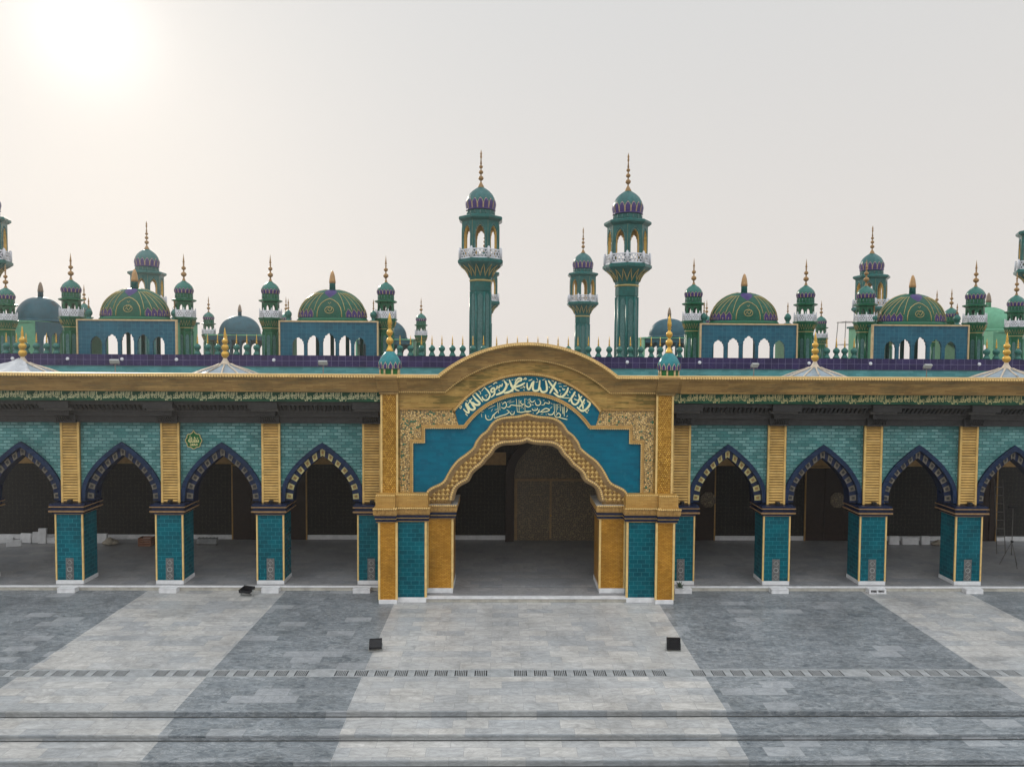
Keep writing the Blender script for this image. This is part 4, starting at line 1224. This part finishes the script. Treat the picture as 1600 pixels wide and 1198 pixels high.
def finial_prof(z0, balls, rs, spike):
    pf = [(rs, z0)]; z = z0
    for r in balls:
        pf += [(rs, z + .02), (rs * 1.8, z + .04), (rs, z + .06)]; z += .07 if r < .1 else .1
        pf += [(r * sin(pi * i / 8) + .002, z + r * .9 - r * .9 * cos(pi * i / 8)) for i in range(1, 8)]; z += 1.8 * r
    pf += [(rs, z + .02), (rs * 2.2, z + .05), (rs * 1.6, z + .12), (.004, z + spike)]
    return pf


def petals(m, prof, n, zlo, zhi, rf, mi0=0, mi1=1):
    """pointed glazed petals lying on a dome; rf gives its radius at a height"""
    for i in range(n):
        a = 2 * pi * i / n; d = pi / n * .96
        for mi, s, q in ((mi1, 1.0, 1.012), (mi0, .80, 1.028)):
            zc = zlo + (zhi - zlo) * .55
            rows = [(zlo, 1.0), (zc, 1.0), (zlo + (zhi - zlo) * .82, .62), (zlo + (zhi - zlo) * (1 if s == 1 else .94), .04)]
            vs = []
            for z, w in rows:
                for sg in (-1, 0, 1):
                    aa = a + sg * d * s * w; r = rf(z) * q; vs.append((r * cos(aa), r * sin(aa), z))
            fs = []
            for j in range(len(rows) - 1):
                for k in range(2): fs.append((3 * j + k, 3 * j + k + 1, 3 * j + 4 + k, 3 * j + 3 + k))
            m.add(vs, fs, mi, True)


def interp(prof):
    def f(z):
        for (r0, z0), (r1, z1) in zip(prof, prof[1:]):
            if z0 <= z <= z1: return r0 + (r1 - r0) * (z - z0) / max(1e-9, z1 - z0)
        return prof[0][0] if z < prof[0][1] else prof[-1][0]
    return f


def ring_arcade(m, R, z0, z1, zs, zt, wo, th=.12, n=8, mi=0, mi_side=0, mi_back=0):
    for k in range(n):
        ap = R * cos(pi / n); w = 2 * R * sin(pi / n)
        m.T = Matrix.Rotation(2 * pi * k / n, 4, 'Z') @ Matrix.Translation((0, -ap, 0))
        m.prism(comb(-w / 2 + .004, w / 2 - .004, z0, z1, [scallop(0, wo, zs, zt)]), 0, th, mi, mi_side, mi_back)
    m.T = None


def balustrade(m, R, z0, z1, n=8, mi=0, solid=False):
    for k in range(n):
        ap = R * cos(pi / n); w = 2 * R * sin(pi / n)
        m.T = Matrix.Rotation(2 * pi * k / n, 4, 'Z') @ Matrix.Translation((0, -ap, 0)); h = z1 - z0; f = h * .14
        if solid:
            m.box(-w / 2, w / 2, 0, .05, z0, z1)
        else:
            m.box(-w / 2, w / 2, 0, .06, z0, z0 + f); m.box(-w / 2, w / 2, 0, .06, z1 - f, z1)
            m.box(-w / 2, -w / 2 + f * .8, 0, .06, z0 + f, z1 - f); m.box(w / 2 - f * .8, w / 2, 0, .06, z0 + f, z1 - f)
            nx = 4; a = -w / 2 + f * .8; step = (w - 1.6 * f) / nx; b0, b1 = z0 + f, z1 - f; t_ = .028 * h / .5
            for i in range(nx):
                xa_, xb_ = a + i * step, a + (i + 1) * step
                for (p, q) in (((xa_, b0), (xb_, b1)), ((xb_, b0), (xa_, b1))):
                    m.prism([(p[0] - t_, p[1]), (p[0] + t_, p[1]), (q[0] + t_, q[1]), (q[0] - t_, q[1])], .012, .045)
        m.T = None
        a = pi / n + 2 * pi * k / n - pi / 2
        m.lathe([(.06 * R, z0), (.06 * R, z1 + .03), (.045 * R, z1 + .06), (.05 * R, z1 + .09), (.004, z1 + .14)], 8, (R * cos(a), R * sin(a), 0), mi)


def rosette(m, R, z0, z1, n=8):
    """dark pierced star holes on each panel of a small balustrade"""
    for k in range(n):
        ap = R * cos(pi / n)
        m.T = Matrix.Rotation(2 * pi * k / n, 4, 'Z') @ Matrix.Translation((0, -ap - .004, (z0 + z1) / 2)) @ Matrix.Rotation(pi / 2, 4, 'X')
        h = (z1 - z0) * .30
        for j in range(6):
            a = j * pi / 3; m.lathe([(h * .28, 0), (h * .28, .004)], 6, (h * cos(a), h * sin(a), 0), smooth=False)
        m.lathe([(h * .3, 0), (h * .3, .004)], 6, smooth=False)
    m.T = None


def turret(loc, label, body):
    """slim octagonal roof turret with balcony, gallery, eave and dome; z = 0 at the parapet line"""
    u = .0084
    t = thing('roof_turret', label, 'turret', loc, 'roof turrets', local=True)
    m = MB(); m.lathe([(.42, -1.0), (.42, 1.28), (.44, 1.30)], 8, ph=pi / 8, smooth=False); sh = m.build('shaft', body, t)
    m = MB()
    for k in range(8):
        a = pi / 8 + k * pi / 4; m.tube([(.425 * cos(a), .425 * sin(a), -.9), (.425 * cos(a), .425 * sin(a), 1.28)], .035, 6)
    m.build('corner_rib', body, sh)
    m = MB(); ap = .42 * cos(pi / 8)
    for k in range(8):
        m.T = Matrix.Rotation(k * pi / 4, 4, 'Z') @ Matrix.Translation((0, -ap, 0)); m.prism([(.09, -.9)] + pointed(0, .95, .09, .16, 4) + [(-.09, -.9)], -.012, .01)
    m.T = None; m.build('mosaic_strip', M_panelgrey, sh)
    m = MB(); m.lathe([(.425, 1.30), (.44, 1.42), (.50, 1.62), (.58, 1.86), (.60, 1.93)], 8, ph=pi / 8, smooth=False); fl = m.build('balcony_flare', body, t)
    m = MB(); m.lathe([(.455, 1.44), (.47, 1.46), (.455, 1.48)], 8, ph=pi / 8, smooth=False)
    pz = []
    for k in range(48):
        a = 2 * pi * k / 48; hi = k % 2; z = 1.85 if hi else 1.58; r = octr(a, .575 if hi else .485) + .012; pz.append((r * cos(a), r * sin(a), z))
    m.tube(pz, .014, 5, closed=True); m.build('zigzag_band', M_goldline, fl)
    m = MB(); m.lathe([(.60, 1.93), (.64, 1.95), (.64, 2.02), (.58, 2.04)], 8, ph=pi / 8, smooth=False); m.build('balcony_slab', body, t)
    m = MB(); balustrade(m, .56, 2.04, 2.42, solid=True); bl = m.build('balustrade', M_whitep, t)
    m = MB(); rosette(m, .56, 2.04, 2.42); m.build('star_piercing', M_friezel, bl)
    m = MB(); ring_arcade(m, .46, 2.04, 2.92, 2.50, 2.76, .20, .07); m.build('gallery', body, t)
    m = MB(); m.lathe([(.47, 2.86), (.56, 2.90), (.62, 2.93), (.62, 2.99), (.45, 3.04)], 8, ph=pi / 8, smooth=False); m.build('eave', body, t)
    m = MB(); m.lathe([(.435, 3.02), (.435, 3.30), (.45, 3.32)], 16, smooth=False); dr = m.build('drum', body, t)
    m = MB()
    for k in range(16):
        a = 2 * pi * k / 16; m.tube([(.437 * cos(a), .437 * sin(a), 3.05), (.437 * cos(a), .437 * sin(a), 3.29)], .016, 5)
    m.tube([(.437 * cos(2 * pi * k / 16), .437 * sin(2 * pi * k / 16), 3.05) for k in range(16)], .014, 5, closed=True)
    m.build('drum_rib', M_panelgrey, dr)
    pr = [(.44, 3.31), (.475, 3.40), (.487, 3.50), (.465, 3.62), (.40, 3.75), (.29, 3.87), (.17, 3.95), (.09, 4.02), (.05, 4.10)]
    m = MB(); m.lathe(pr, 32, flute=16, fa=.03); dm = m.build('dome', M_dteal if body == M_tteal else M_tdome, t)
    m = MB(); petals(m, pr, 16, 3.33, 3.60, interp(pr)); m.build('petal_band', [M_purp, M_trim], dm)
    m = MB(); m.lathe([(.17, 3.93), (.10, 4.0), (.06, 4.12), (.045, 4.16)], 12)
    m.lathe(finial_prof(4.14, (.145, .115, .05), .028, .52), 12); m.build('finial', M_copper2, t)
    return t


M_tdome = brickmat('turret_dome_glaze', (.012, .085, .07), (.018, .115, .095), (.04, .16, .14), .12, .08, .004, .25, .15, .3, polar=.45, dist=.004)
M_copper2 = plain('old_gilt', (.23, .13, .045), .35, .3, 8)
ZB_ = ZPT
near = [(112, 'green roof turret left of the leftmost framed pavilion'), (288, 'green roof turret right of the leftmost framed pavilion'), (423, 'green roof turret left of the second pavilion'),
        (603, 'green roof turret right of the second pavilion'), (1083, 'green roof turret left of the third pavilion'), (1258, 'green roof turret right of the third pavilion'),
        (1352, 'bright green roof turret left of the rightmost pavilion'), (1523, 'bright green roof turret right of the rightmost pavilion')]
YT = 10.5
t0 = None
for i, (px, lab) in enumerate(near):
    x, _ = at(px, 500, YT)
    if i == 0: t0 = turret((x, YT, ZB_), lab, M_tgreen)
    else: dup(t0, (x, YT, ZB_), lab)
for px, Y, lab in ((10, 15.3, 'green roof turret cut by the left picture edge under the large minaret'), (1587, 15.3, 'green roof turret at the right picture edge under the large minaret'),
                   (326, 35.5, 'small far turret between the two left pavilions'), (658, 35.5, 'small far turret left of the left tall minaret'), (1283, 35.5, 'small far turret right of the third pavilion'),
                   (132, 26, 'turret peeping out behind the leftmost green turret'), (447, 35.5, 'far turret behind the corner of the second pavilion'), (1104, 35.5, 'far turret behind the corner of the third pavilion'),
                   (1486, 24, 'turret rising behind the right side of the rightmost dome'), (1463, 25, 'turret whose spike shows above the rightmost dome'), (1387, 35.5, 'far turret beside the rightmost pavilion dome')):
    x, _ = at(px, 500, Y); dup(t0, (x, Y, ZB_ - (.15 if Y > 20 else .0)), lab)


def minaret(loc, label, rot):
    """tall octagonal minaret; z = 0 about the parapet line"""
    t = thing('minaret', label, 'minaret', loc, 'tall minarets', local=True); t.rotation_euler = (0, 0, rot)
    u = .01338; Z = lambda v: (1035 - v) * u
    m = MB(); m.lathe([(.70, -1.5), (.70, Z(735)), (.745, Z(733)), (.745, Z(690)), (.70, Z(688))], 8, ph=pi / 8, smooth=False); sh = m.build('shaft', M_tteal, t)
    m = MB()
    for k in range(8):
        a = pi / 8 + k * pi / 4; m.tube([(.70 * cos(a), .70 * sin(a), -1.4), (.70 * cos(a), .70 * sin(a), Z(738))], .075, 8)
    m.build('corner_rib', M_tteal, sh)
    m = MB(); ap = .70 * cos(pi / 8)
    for k in range(8):
        m.T = Matrix.Rotation(k * pi / 4, 4, 'Z') @ Matrix.Translation((0, -ap, 0)); m.prism([(.15, -1.4)] + pointed(0, Z(765), .15, .26, 5) + [(-.15, -1.4)], -.02, .01)
    m.T = None; m.build('mosaic_strip', M_panelgrey, sh)
    pf = [(.72, Z(684)), (.78, Z(668)), (.90, Z(648)), (1.12, Z(626)), (1.42, Z(610)), (1.50, Z(604))]
    m = MB(); m.lathe(pf, 8, ph=pi / 8, smooth=False); fl = m.build('balcony_flare', M_tteal, t)
    m = MB(); m.lathe([(.75, Z(688)), (.79, Z(685)), (.79, Z(682)), (.75, Z(679))], 8, ph=pi / 8, smooth=False)
    ff = interp(pf)
    for nz, zl, zh in ((32, Z(664), Z(612)), (32, Z(655), Z(622))):
        for off in (0, 1):
            pz = []
            for k in range(nz):
                a = 2 * pi * k / nz; z = zh if (k + off) % 2 else zl; r = octr(a, ff(z)) + .02; pz.append((r * cos(a), r * sin(a), z))
            # follow the curved flare between the teeth
            q = []
            for (p_, n_) in zip(pz, pz[1:] + pz[:1]):
                for s in range(3):
                    f = s / 3; z = p_[2] + (n_[2] - p_[2]) * f; a0_ = atan2(p_[1], p_[0]); a1_ = atan2(n_[1], n_[0]); da = (a1_ - a0_ + pi) % (2 * pi) - pi; a = a0_ + da * f
                    r = octr(a, ff(z)) + .02; q.append((r * cos(a), r * sin(a), z))
            if off == 0 and zl == Z(664): m.tube(q, .03, 5, closed=True)
    m.build('zigzag_band', M_goldline, fl)
    m = MB(); m.lathe([(1.52, Z(604)), (1.58, Z(600)), (1.58, Z(588)), (1.46, Z(582))], 8, ph=pi / 8, smooth=False); m.build('balcony_slab', M_tteal, t)
    m = MB(); balustrade(m, 1.44, Z(582), Z(536)); m.build('balustrade', M_whitep, t)
    m = MB(); ring_arcade(m, 1.30, Z(582), Z(394), Z(480), Z(424), .56, .2, mi=0, mi_side=1, mi_back=1); gl_ = m.build('gallery', [M_tteal, M_slatback2], t)
    m = MB()
    for k in range(8):
        ap_ = 1.30 * cos(pi / 8); m.T = Matrix.Rotation(k * pi / 4, 4, 'Z') @ Matrix.Translation((0, -ap_, 0))
        q = scallop(0, .66, Z(480), Z(414)); m.tube([(x, -.01, z) for x, z in q], .025, 5)
        m.box(-.36, -.30, -.03, .0, Z(582), Z(480)); m.box(.30, .36, -.03, .0, Z(582), Z(480))
    m.T = None; m.build('arch_trim', M_panelgrey, gl_)
    m = MB(); m.lathe([(1.30, Z(402)), (1.42, Z(396)), (1.52, Z(390)), (1.52, Z(380)), (1.44, Z(376)), (.98, Z(368))], 8, ph=pi / 8, smooth=False); m.build('eave', M_tteal, t)
    m = MB(); m.lathe([(.90, Z(370)), (.90, Z(348)), (.93, Z(345))], 16, smooth=False); dr = m.build('drum', M_tteal, t)
    m = MB()
    for k in range(16):
        a = 2 * pi * k / 16; m.tube([(.905 * cos(a), .905 * sin(a), Z(370)), (.905 * cos(a), .905 * sin(a), Z(349))], .035, 5)
    m.build('drum_rib', M_panelgrey, dr)
    pr = [(.88, Z(347)), (.95, Z(332)), (.985, Z(314)), (.96, Z(298)), (.89, Z(280)), (.76, Z(262)), (.58, Z(248)), (.38, Z(237)), (.20, Z(228))]
    m = MB(); m.lathe(pr, 48, flute=16, fa=.035); dm = m.build('dome', M_tdome2, t)
    m = MB(); petals(m, pr, 16, Z(340), Z(290), interp(pr)); m.lathe([(.93, Z(344)), (.98, Z(342)), (.96, Z(338))], 24); m.build('petal_band', [M_purp, M_trim], dm)
    m = MB(); m.lathe([(.26, Z(236)), (.19, Z(222)), (.09, Z(208)), (.05, Z(202))], 14)
    m.lathe(finial_prof(Z(203), (.175, .15, .125), .03, .02)[:-2] + [(.03, Z(90)), (.06, Z(84)), (.07, Z(78)), (.04, Z(72)), (.07, Z(66)), (.004, Z(45))], 12)
    m.build('finial', M_copper2, t)
    return t


M_slatback2 = plain('gold_lining', (.62, .40, .10), .35, .3, 4)
M_tdome2 = brickmat('minaret_dome_glaze', (.01, .075, .08), (.018, .105, .105), (.05, .16, .16), .2, .12, .004, .25, .15, .3, polar=.95, dist=.004)
x, _ = at(751, 400, 18); mn = minaret((x, 18, 9.52), 'taller left one of the two large central minarets behind the portal gable', 0)
for px, Y, dz, rot, lab in ((980, 17.2, -.12, .22, 'large central minaret right of the portal gable, nearest the third pavilion'), (911, 39, -.8, 0, 'smaller distant minaret just left of the right central minaret'),
                            (757.5, 39, -.8, 0, 'distant minaret mostly hidden behind the left central minaret'), (229.5, 33, -1.7, 0.1, 'hazy distant minaret behind the leftmost pavilion dome'),
                            (1362.5, 33, -1.55, .15, 'distant minaret rising behind the bright green turret of the rightmost pavilion'), (-26, 18, .0, .3, 'large minaret cut off by the left picture edge'), (1625, 22, .45, .3, 'large minaret cut off by the right picture edge')):
    x, _ = at(px, 400, Y); dup(mn, (x, Y, 9.30 + dz), lab, rot)


# ---------------------------------------------------------------- pavilions
def pavilion(loc, label, rot=0.0, plain_=False):
    """roof pavilion: arched tile porch with a half dome over it; front faces -Y, z = 0 at the parapet line"""
    t = thing('plain_pavilion' if plain_ else 'roof_pavilion', label, 'pavilion', loc, 'plain pavilions' if plain_ else 'framed pavilions', local=True); t.rotation_euler = (0, 0, rot)
    w = 2.58; zt = 1.78; u = .0084
    ops = []
    for k, (xc, h, ww) in enumerate(((-1.64, .96, .62), (-.83, 1.07, .65), (0.02, 1.19, .68), (.86, 1.07, .65), (1.67, .96, .62))):
        ops.append(scallop(xc, ww, .48 + (h - .96) * .4, h))
    tile = M_pavback if plain_ else M_pavtile
    m = MB(); m.prism(comb(-w, w, -.6, zt - .0, ops), 0, .12); fr = m.build('arched_front', tile, t)
    if not plain_:
        m = MB(); m.box(-w - .075, w + .075, -.05, .11, zt + .001, zt + .075); m.box(-w - .075, -w - .001, -.05, .11, -.6, zt); m.box(w + .001, w + .075, -.05, .11, -.6, zt); m.build('frame', M_trim, fr)
    m = MB(); m.box(-w - .02, -w + .1, .122, 2.6, -.6, zt - .05); m.build('side_wall', M_paleg, t)
    m = MB(); m.box(w - .1, w + .02, .122, 2.6, -.6, zt - .05); m.build('side_wall', M_paleg, t)
    m = MB()
    for xx in (-1.25, -.42, .45, 1.25): m.lathe([(.11, -.6), (.11, 1.1), (.15, 1.2), (.15, 1.35)], 10, (xx, 2.45, 0))
    m.box(-w + .15, w - .15, 2.3, 2.6, 1.35, zt - .05); m.build('rear_column', M_pavback if plain_ else M_tteal, t)
    m = MB(); m.box(-w - .1, w + .1, .282, 2.7, zt - .05, zt + .06); m.build('roof_slab', M_paleg if plain_ else M_tteal, t)
    # dome: ellipsoid with a band at its foot
    A, Bb, Hh = 1.86, (1.25 if plain_ else .75), 1.58; zb = zt + .24; yc = 1.45 if plain_ else .85
    m = MB(); m.lathe([(1.94, zt + .06), (1.94, zt + .16), (1.88, zt + .2), (1.88, zb)], 48, (0, yc, 0), sy=Bb / A); m.build('dome_ring', M_dgreen if not plain_ else M_pavback, t)

    def S(a, f, q=1.0):                            # a from the front (-Y), f = 0 foot .. 1 top
        e = f * pi / 2; r = cos(e) ** .92; return (A * q * r * sin(a), yc - Bb * q * r * cos(a), zb + Hh * q * sin(e) * (1 if q == 1 else 1 + (q - 1) * .2))
    m = MB(); n1, n2 = 56, 18; vs = [S(2 * pi * k / n1, j / n2) for j in range(n2 + 1) for k in range(n1)]
    m.add(vs, [(j * n1 + k, j * n1 + (k + 1) % n1, (j + 1) * n1 + (k + 1) % n1, (j + 1) * n1 + k) for j in range(n2) for k in range(n1)], 0, True)
    dm = m.build('dome', M_pavback if plain_ else M_dgreen2, t)
    zp = zb + Hh - .06
    m = MB(); m.lathe([(.17, zp), (.16, zp + .38), (.17, zp + .40)], 14, (0, yc, 0)); pn = m.build('spire', M_pavback if plain_ else M_tteal, t)
    m = MB(); m.lathe([(.18, zp + .40), (.17, zp + .55), (.13, zp + .82), (.07, zp + 1.02), (.03, zp + 1.08)], 14, (0, yc, 0)); m.build('spire_tip', M_copper if not plain_ else M_studback2, pn)
    if plain_:
        m = MB(); q = [S(-.15, .42, 1.01), S(.15, .42, 1.01), S(.15, .58, 1.01), S(-.15, .58, 1.01)]; m.add(q, [(0, 1, 2, 3)]); m.build('vent', M_black, dm)
        return t
    # tracery
    m = MB()
    for k in range(-5, 6):
        if k == 0: continue
        a1 = k * .25 + (.22 if k > 0 else -.22); a0_ = .30 * (1 if k > 0 else -1) + k * .10
        m.tube([S(a0_ + (a1 - a0_) * ((.66 - f) / .5) ** .7, f, 1.008) for f in [.16 + .495 * i / 9 for i in range(10)]], .017, 5)
    for k in range(6, 17):
        a = k * .30; m.tube([S(a, f, 1.008) for f in [.1 + .8 * i / 7 for i in range(8)]], .015, 5)
    m.tube([S(-.36, .02, 1.008), S(-.36, .12, 1.008), S(-.34, .22, 1.008), S(-.27, .33, 1.008), S(-.14, .41, 1.008), S(0, .45, 1.008), S(.14, .41, 1.008), S(.27, .33, 1.008), S(.34, .22, 1.008), S(.36, .12, 1.008), S(.36, .02, 1.008)], .024, 5)
    m.build('gilt_rib', M_goldline, dm)
    m = MB(); mm = MB(); n = 32
    for k in range(n):
        a = 2 * pi * k / n
        if abs((a + pi) % (2 * pi) - pi) < .40: continue
        d = pi / n
        fl_ = .02; mid = .11 ; hi = .20
        m.add([S(a - d, fl_, 1.006), S(a, fl_ - .01, 1.006), S(a + d, fl_, 1.006), S(a + d * .95, mid, 1.006), S(a, hi, 1.006), S(a - d * .95, mid, 1.006)], [(0, 1, 2, 3, 4, 5)], 0)
        mm.tube([S(a - d, fl_, 1.01), S(a - d, mid, 1.012), S(a, hi, 1.012), S(a + d, mid, 1.012), S(a + d, fl_, 1.01)], .013, 4)
        mm.tube([S(a, fl_, 1.01), S(a, mid - .04, 1.012)], .014, 4)
    m.build('petal_band', M_purp, dm); mm.build('petal_line', M_goldline, dm)
    m = MB(); hp = [(0, .48), (.12, .54), (.24, .60), (.36, .68), (.38, .76), (.22, .82), (0, .80), (-.22, .82), (-.38, .76), (-.36, .68), (-.24, .60), (-.12, .54)]
    m.add([S(0, .68, 1.016)] + [S(a_, f_, 1.010) for a_, f_ in hp], [(0, i + 1, (i + 1) % 12 + 1) for i in range(12)], 0); m.build('heart_motif', M_purp, dm)
    m = MB()
    ring = [(.13 * sin(i * pi / 8), .17 + .075 * cos(i * pi / 8)) for i in range(16)]
    m.tube([S(a_, f_, 1.012) for a_, f_ in ring], .018, 4, closed=True)
    m.tube([S(-.09, .14, 1.012), S(-.04, .19, 1.012), S(.02, .13, 1.012), S(.07, .18, 1.012), S(.08, .22, 1.012)], .02, 4); m.tube([S(-.06, .24, 1.012), S(.0, .21, 1.012), S(.04, .24, 1.012)], .018, 4)
    m.tube([S(-.04, .34, 1.012), S(.0, .31, 1.012), S(.05, .35, 1.012)], .016, 4)
    m.build('gilt_emblem', M_goldline, dm)
    for sx in (-1, 1):                              # corner onion finials
        m = MB(); c = (sx * 2.3, .5, zt + .06)
        m.lathe([(.2, 0), (.2, .05), (.1, .10), (.11, .2), (.17, .3), (.185, .38), (.16, .48), (.09, .56), (.035, .61)] , 16, c)
        q = m.build('corner_onion', M_tdome, t)
        m = MB(); m.lathe(finial_prof(.60, (.055, .04), .02, .32), 10, c); m.build('finial', M_copper2, q)
    return t


M_studback2 = plain('dull_spire', (.20, .15, .11), .5, .3, 8)
M_dgreen2 = brickmat('pavilion_dome_green', (.003, .058, .036), (.006, .082, .05), (.015, .13, .08), .18, .11, .004, .25, .15, .3, polar=1.8, dist=.004)
YV = 9.6
pv = None
for i, (px, lab) in enumerate(((198, 'leftmost framed pavilion, its green dome greyed by the glare of the sun'), (513.5, 'second framed pavilion from the left, before the portal, with green ribbed dome'), (1170.5, 'third framed pavilion from the left, right of the large minarets'), (1439, 'rightmost framed pavilion with the brightest green ribbed dome'))):
    x, _ = at(px, 500, YV)
    if i == 0: pv = pavilion((x, YV, ZPT), lab)
    else: dup(pv, (x, YV, ZPT), lab)
pp = None
for i, (px, Y, r_, dz, lab) in enumerate(((384, 37.5, pi, 0, 'plain blue grey domed pavilion far back left of the second pavilion'), (608, 37.5, pi, -.3, 'plain domed pavilion far back behind the turret right of the second pavilion'), (1040, 37.5, pi, 0, 'plain blue domed pavilion far back right of the large minarets'),
                              (97, 21, pi / 2, .35, 'plain domed pavilion at the left side with a dark vent'), (1512, 21, -pi / 2, .1, 'plain pale green domed pavilion at the right side behind a turret'))):
    x, _ = at(px, 500, Y)
    if i == 0: pp = pavilion((x, Y, ZPT), lab, r_, True)
    else:
        q = dup(pp, (x, Y, ZPT + dz), lab, r_)
        if i == 4:                                 # this one is rendered in pale green plaster
            for c in q.children:
                if c.name.split('.')[0] in ('dome', 'dome_ring', 'arched_front', 'spire', 'rear_column'): c.data = c.data.copy(); c.data.materials[0] = M_paleg

# ---------------------------------------------------------------- onion finials along the parapet
m = MB(); m.lathe([(.17, 0), (.165, .06), (.135, .10), (.10, .18), (.09, .24), (.145, .30), (.17, .37), (.155, .45), (.09, .52), (.04, .56)], 18)
fn = thing('onion_finial', 'x', 'finial', (0, 0, 0), 'onion finials along the parapet', local=True)
m.build('onion', M_tdome, fn)
m = MB(); m.lathe([(.04, .55), (.03, .60), (.055, .645), (.03, .69), (.022, .72), (.045, .755), (.022, .79), (.035, .83), (.022, .90), (.004, 1.08)], 10); m.build('gilt_spike', M_leaf, fn)
secs = [('between the left edge and the leftmost turret', [10, 26, 41, 57, 73, 88]), ('between the two left pavilions', [308.6, 324.5, 340, 354.5, 369.6, 385.7, 401]),
        ('between the second pavilion and the portal gable', [625, 641.5, 658.6, 675, 690.5, 707, 723]), ('showing only as a spike over the portal gable', [739, 755.5, 776, 792.5, 808.5, 824.5, 840.5, 856, 872, 888]),
        ('between the gable and the third pavilion', [903, 919.5, 935, 952, 968, 985, 1001, 1017.6, 1031.6, 1046, 1062]), ('between the two right pavilions', [1276, 1292, 1307, 1320, 1334.5]), ('between the rightmost turret and the right edge', [1542, 1557, 1574, 1591])]
first = True
nth = ['first', 'second', 'third', 'fourth', 'fifth', 'sixth', 'seventh', 'eighth', 'ninth', 'tenth', 'eleventh']
for nm, L in secs:
    for i, px in enumerate(L):
        x, _ = at(px, 540, 8.17); lab = '%s onion finial from the left %s' % (nth[i], nm)
        if first: fn.location = (x, 8.17, ZPT); fn['label'] = lab; first = False
        else: dup(fn, (x, 8.17, ZPT), lab)

# scaffold tower behind the hall, right
x, _ = at(1327, 540, 20); t = thing('scaffold_tower', 'thin steel scaffold frame left of the bright green turret on the right', 'scaffold', (x, 20, 8.75), local=True)
m = MB()
for a in (-.62, .62):
    for b in (-.6, .6): m.tube([(a * 1.15, b * 1.15, 0), (a * .9, b * .9, 3.1)], .03, 6)
m.build('post', M_steel, t)
m = MB()
for z in (1.5, 3.05):
    for a in (-.6, .6): m.tube([(a, -.62, z), (a, .62, z)], .025, 5); m.tube([(-.62, a, z), (.62, a, z)], .025, 5)
m.tube([(-.6, -.6, .2), (.6, -.6, 1.5)], .02, 5); m.build('rail', M_steel, t)


# ------------------------------------------------------------------ the dusty air
m = MB(); m.box(-132, 132, -102, 132, -4.3, 27); hzo = m.build('haze', []); hzo['kind'] = 'stuff'
hm = bpy.data.materials.new('dusty_air'); hm.use_nodes = True
for nd in list(hm.node_tree.nodes):
    if nd.type == 'BSDF_PRINCIPLED': hm.node_tree.nodes.remove(nd)
pvn = hm.node_tree.nodes.new('ShaderNodeVolumePrincipled'); pvn.inputs['Color'].default_value = (.95, .93, .91, 1); pvn.inputs['Density'].default_value = .0006; pvn.inputs['Anisotropy'].default_value = .66
hm.node_tree.links.new(pvn.outputs[0], [n for n in hm.node_tree.nodes if n.type == 'OUTPUT_MATERIAL'][0].inputs['Volume'])
hzo.data.materials.append(hm)
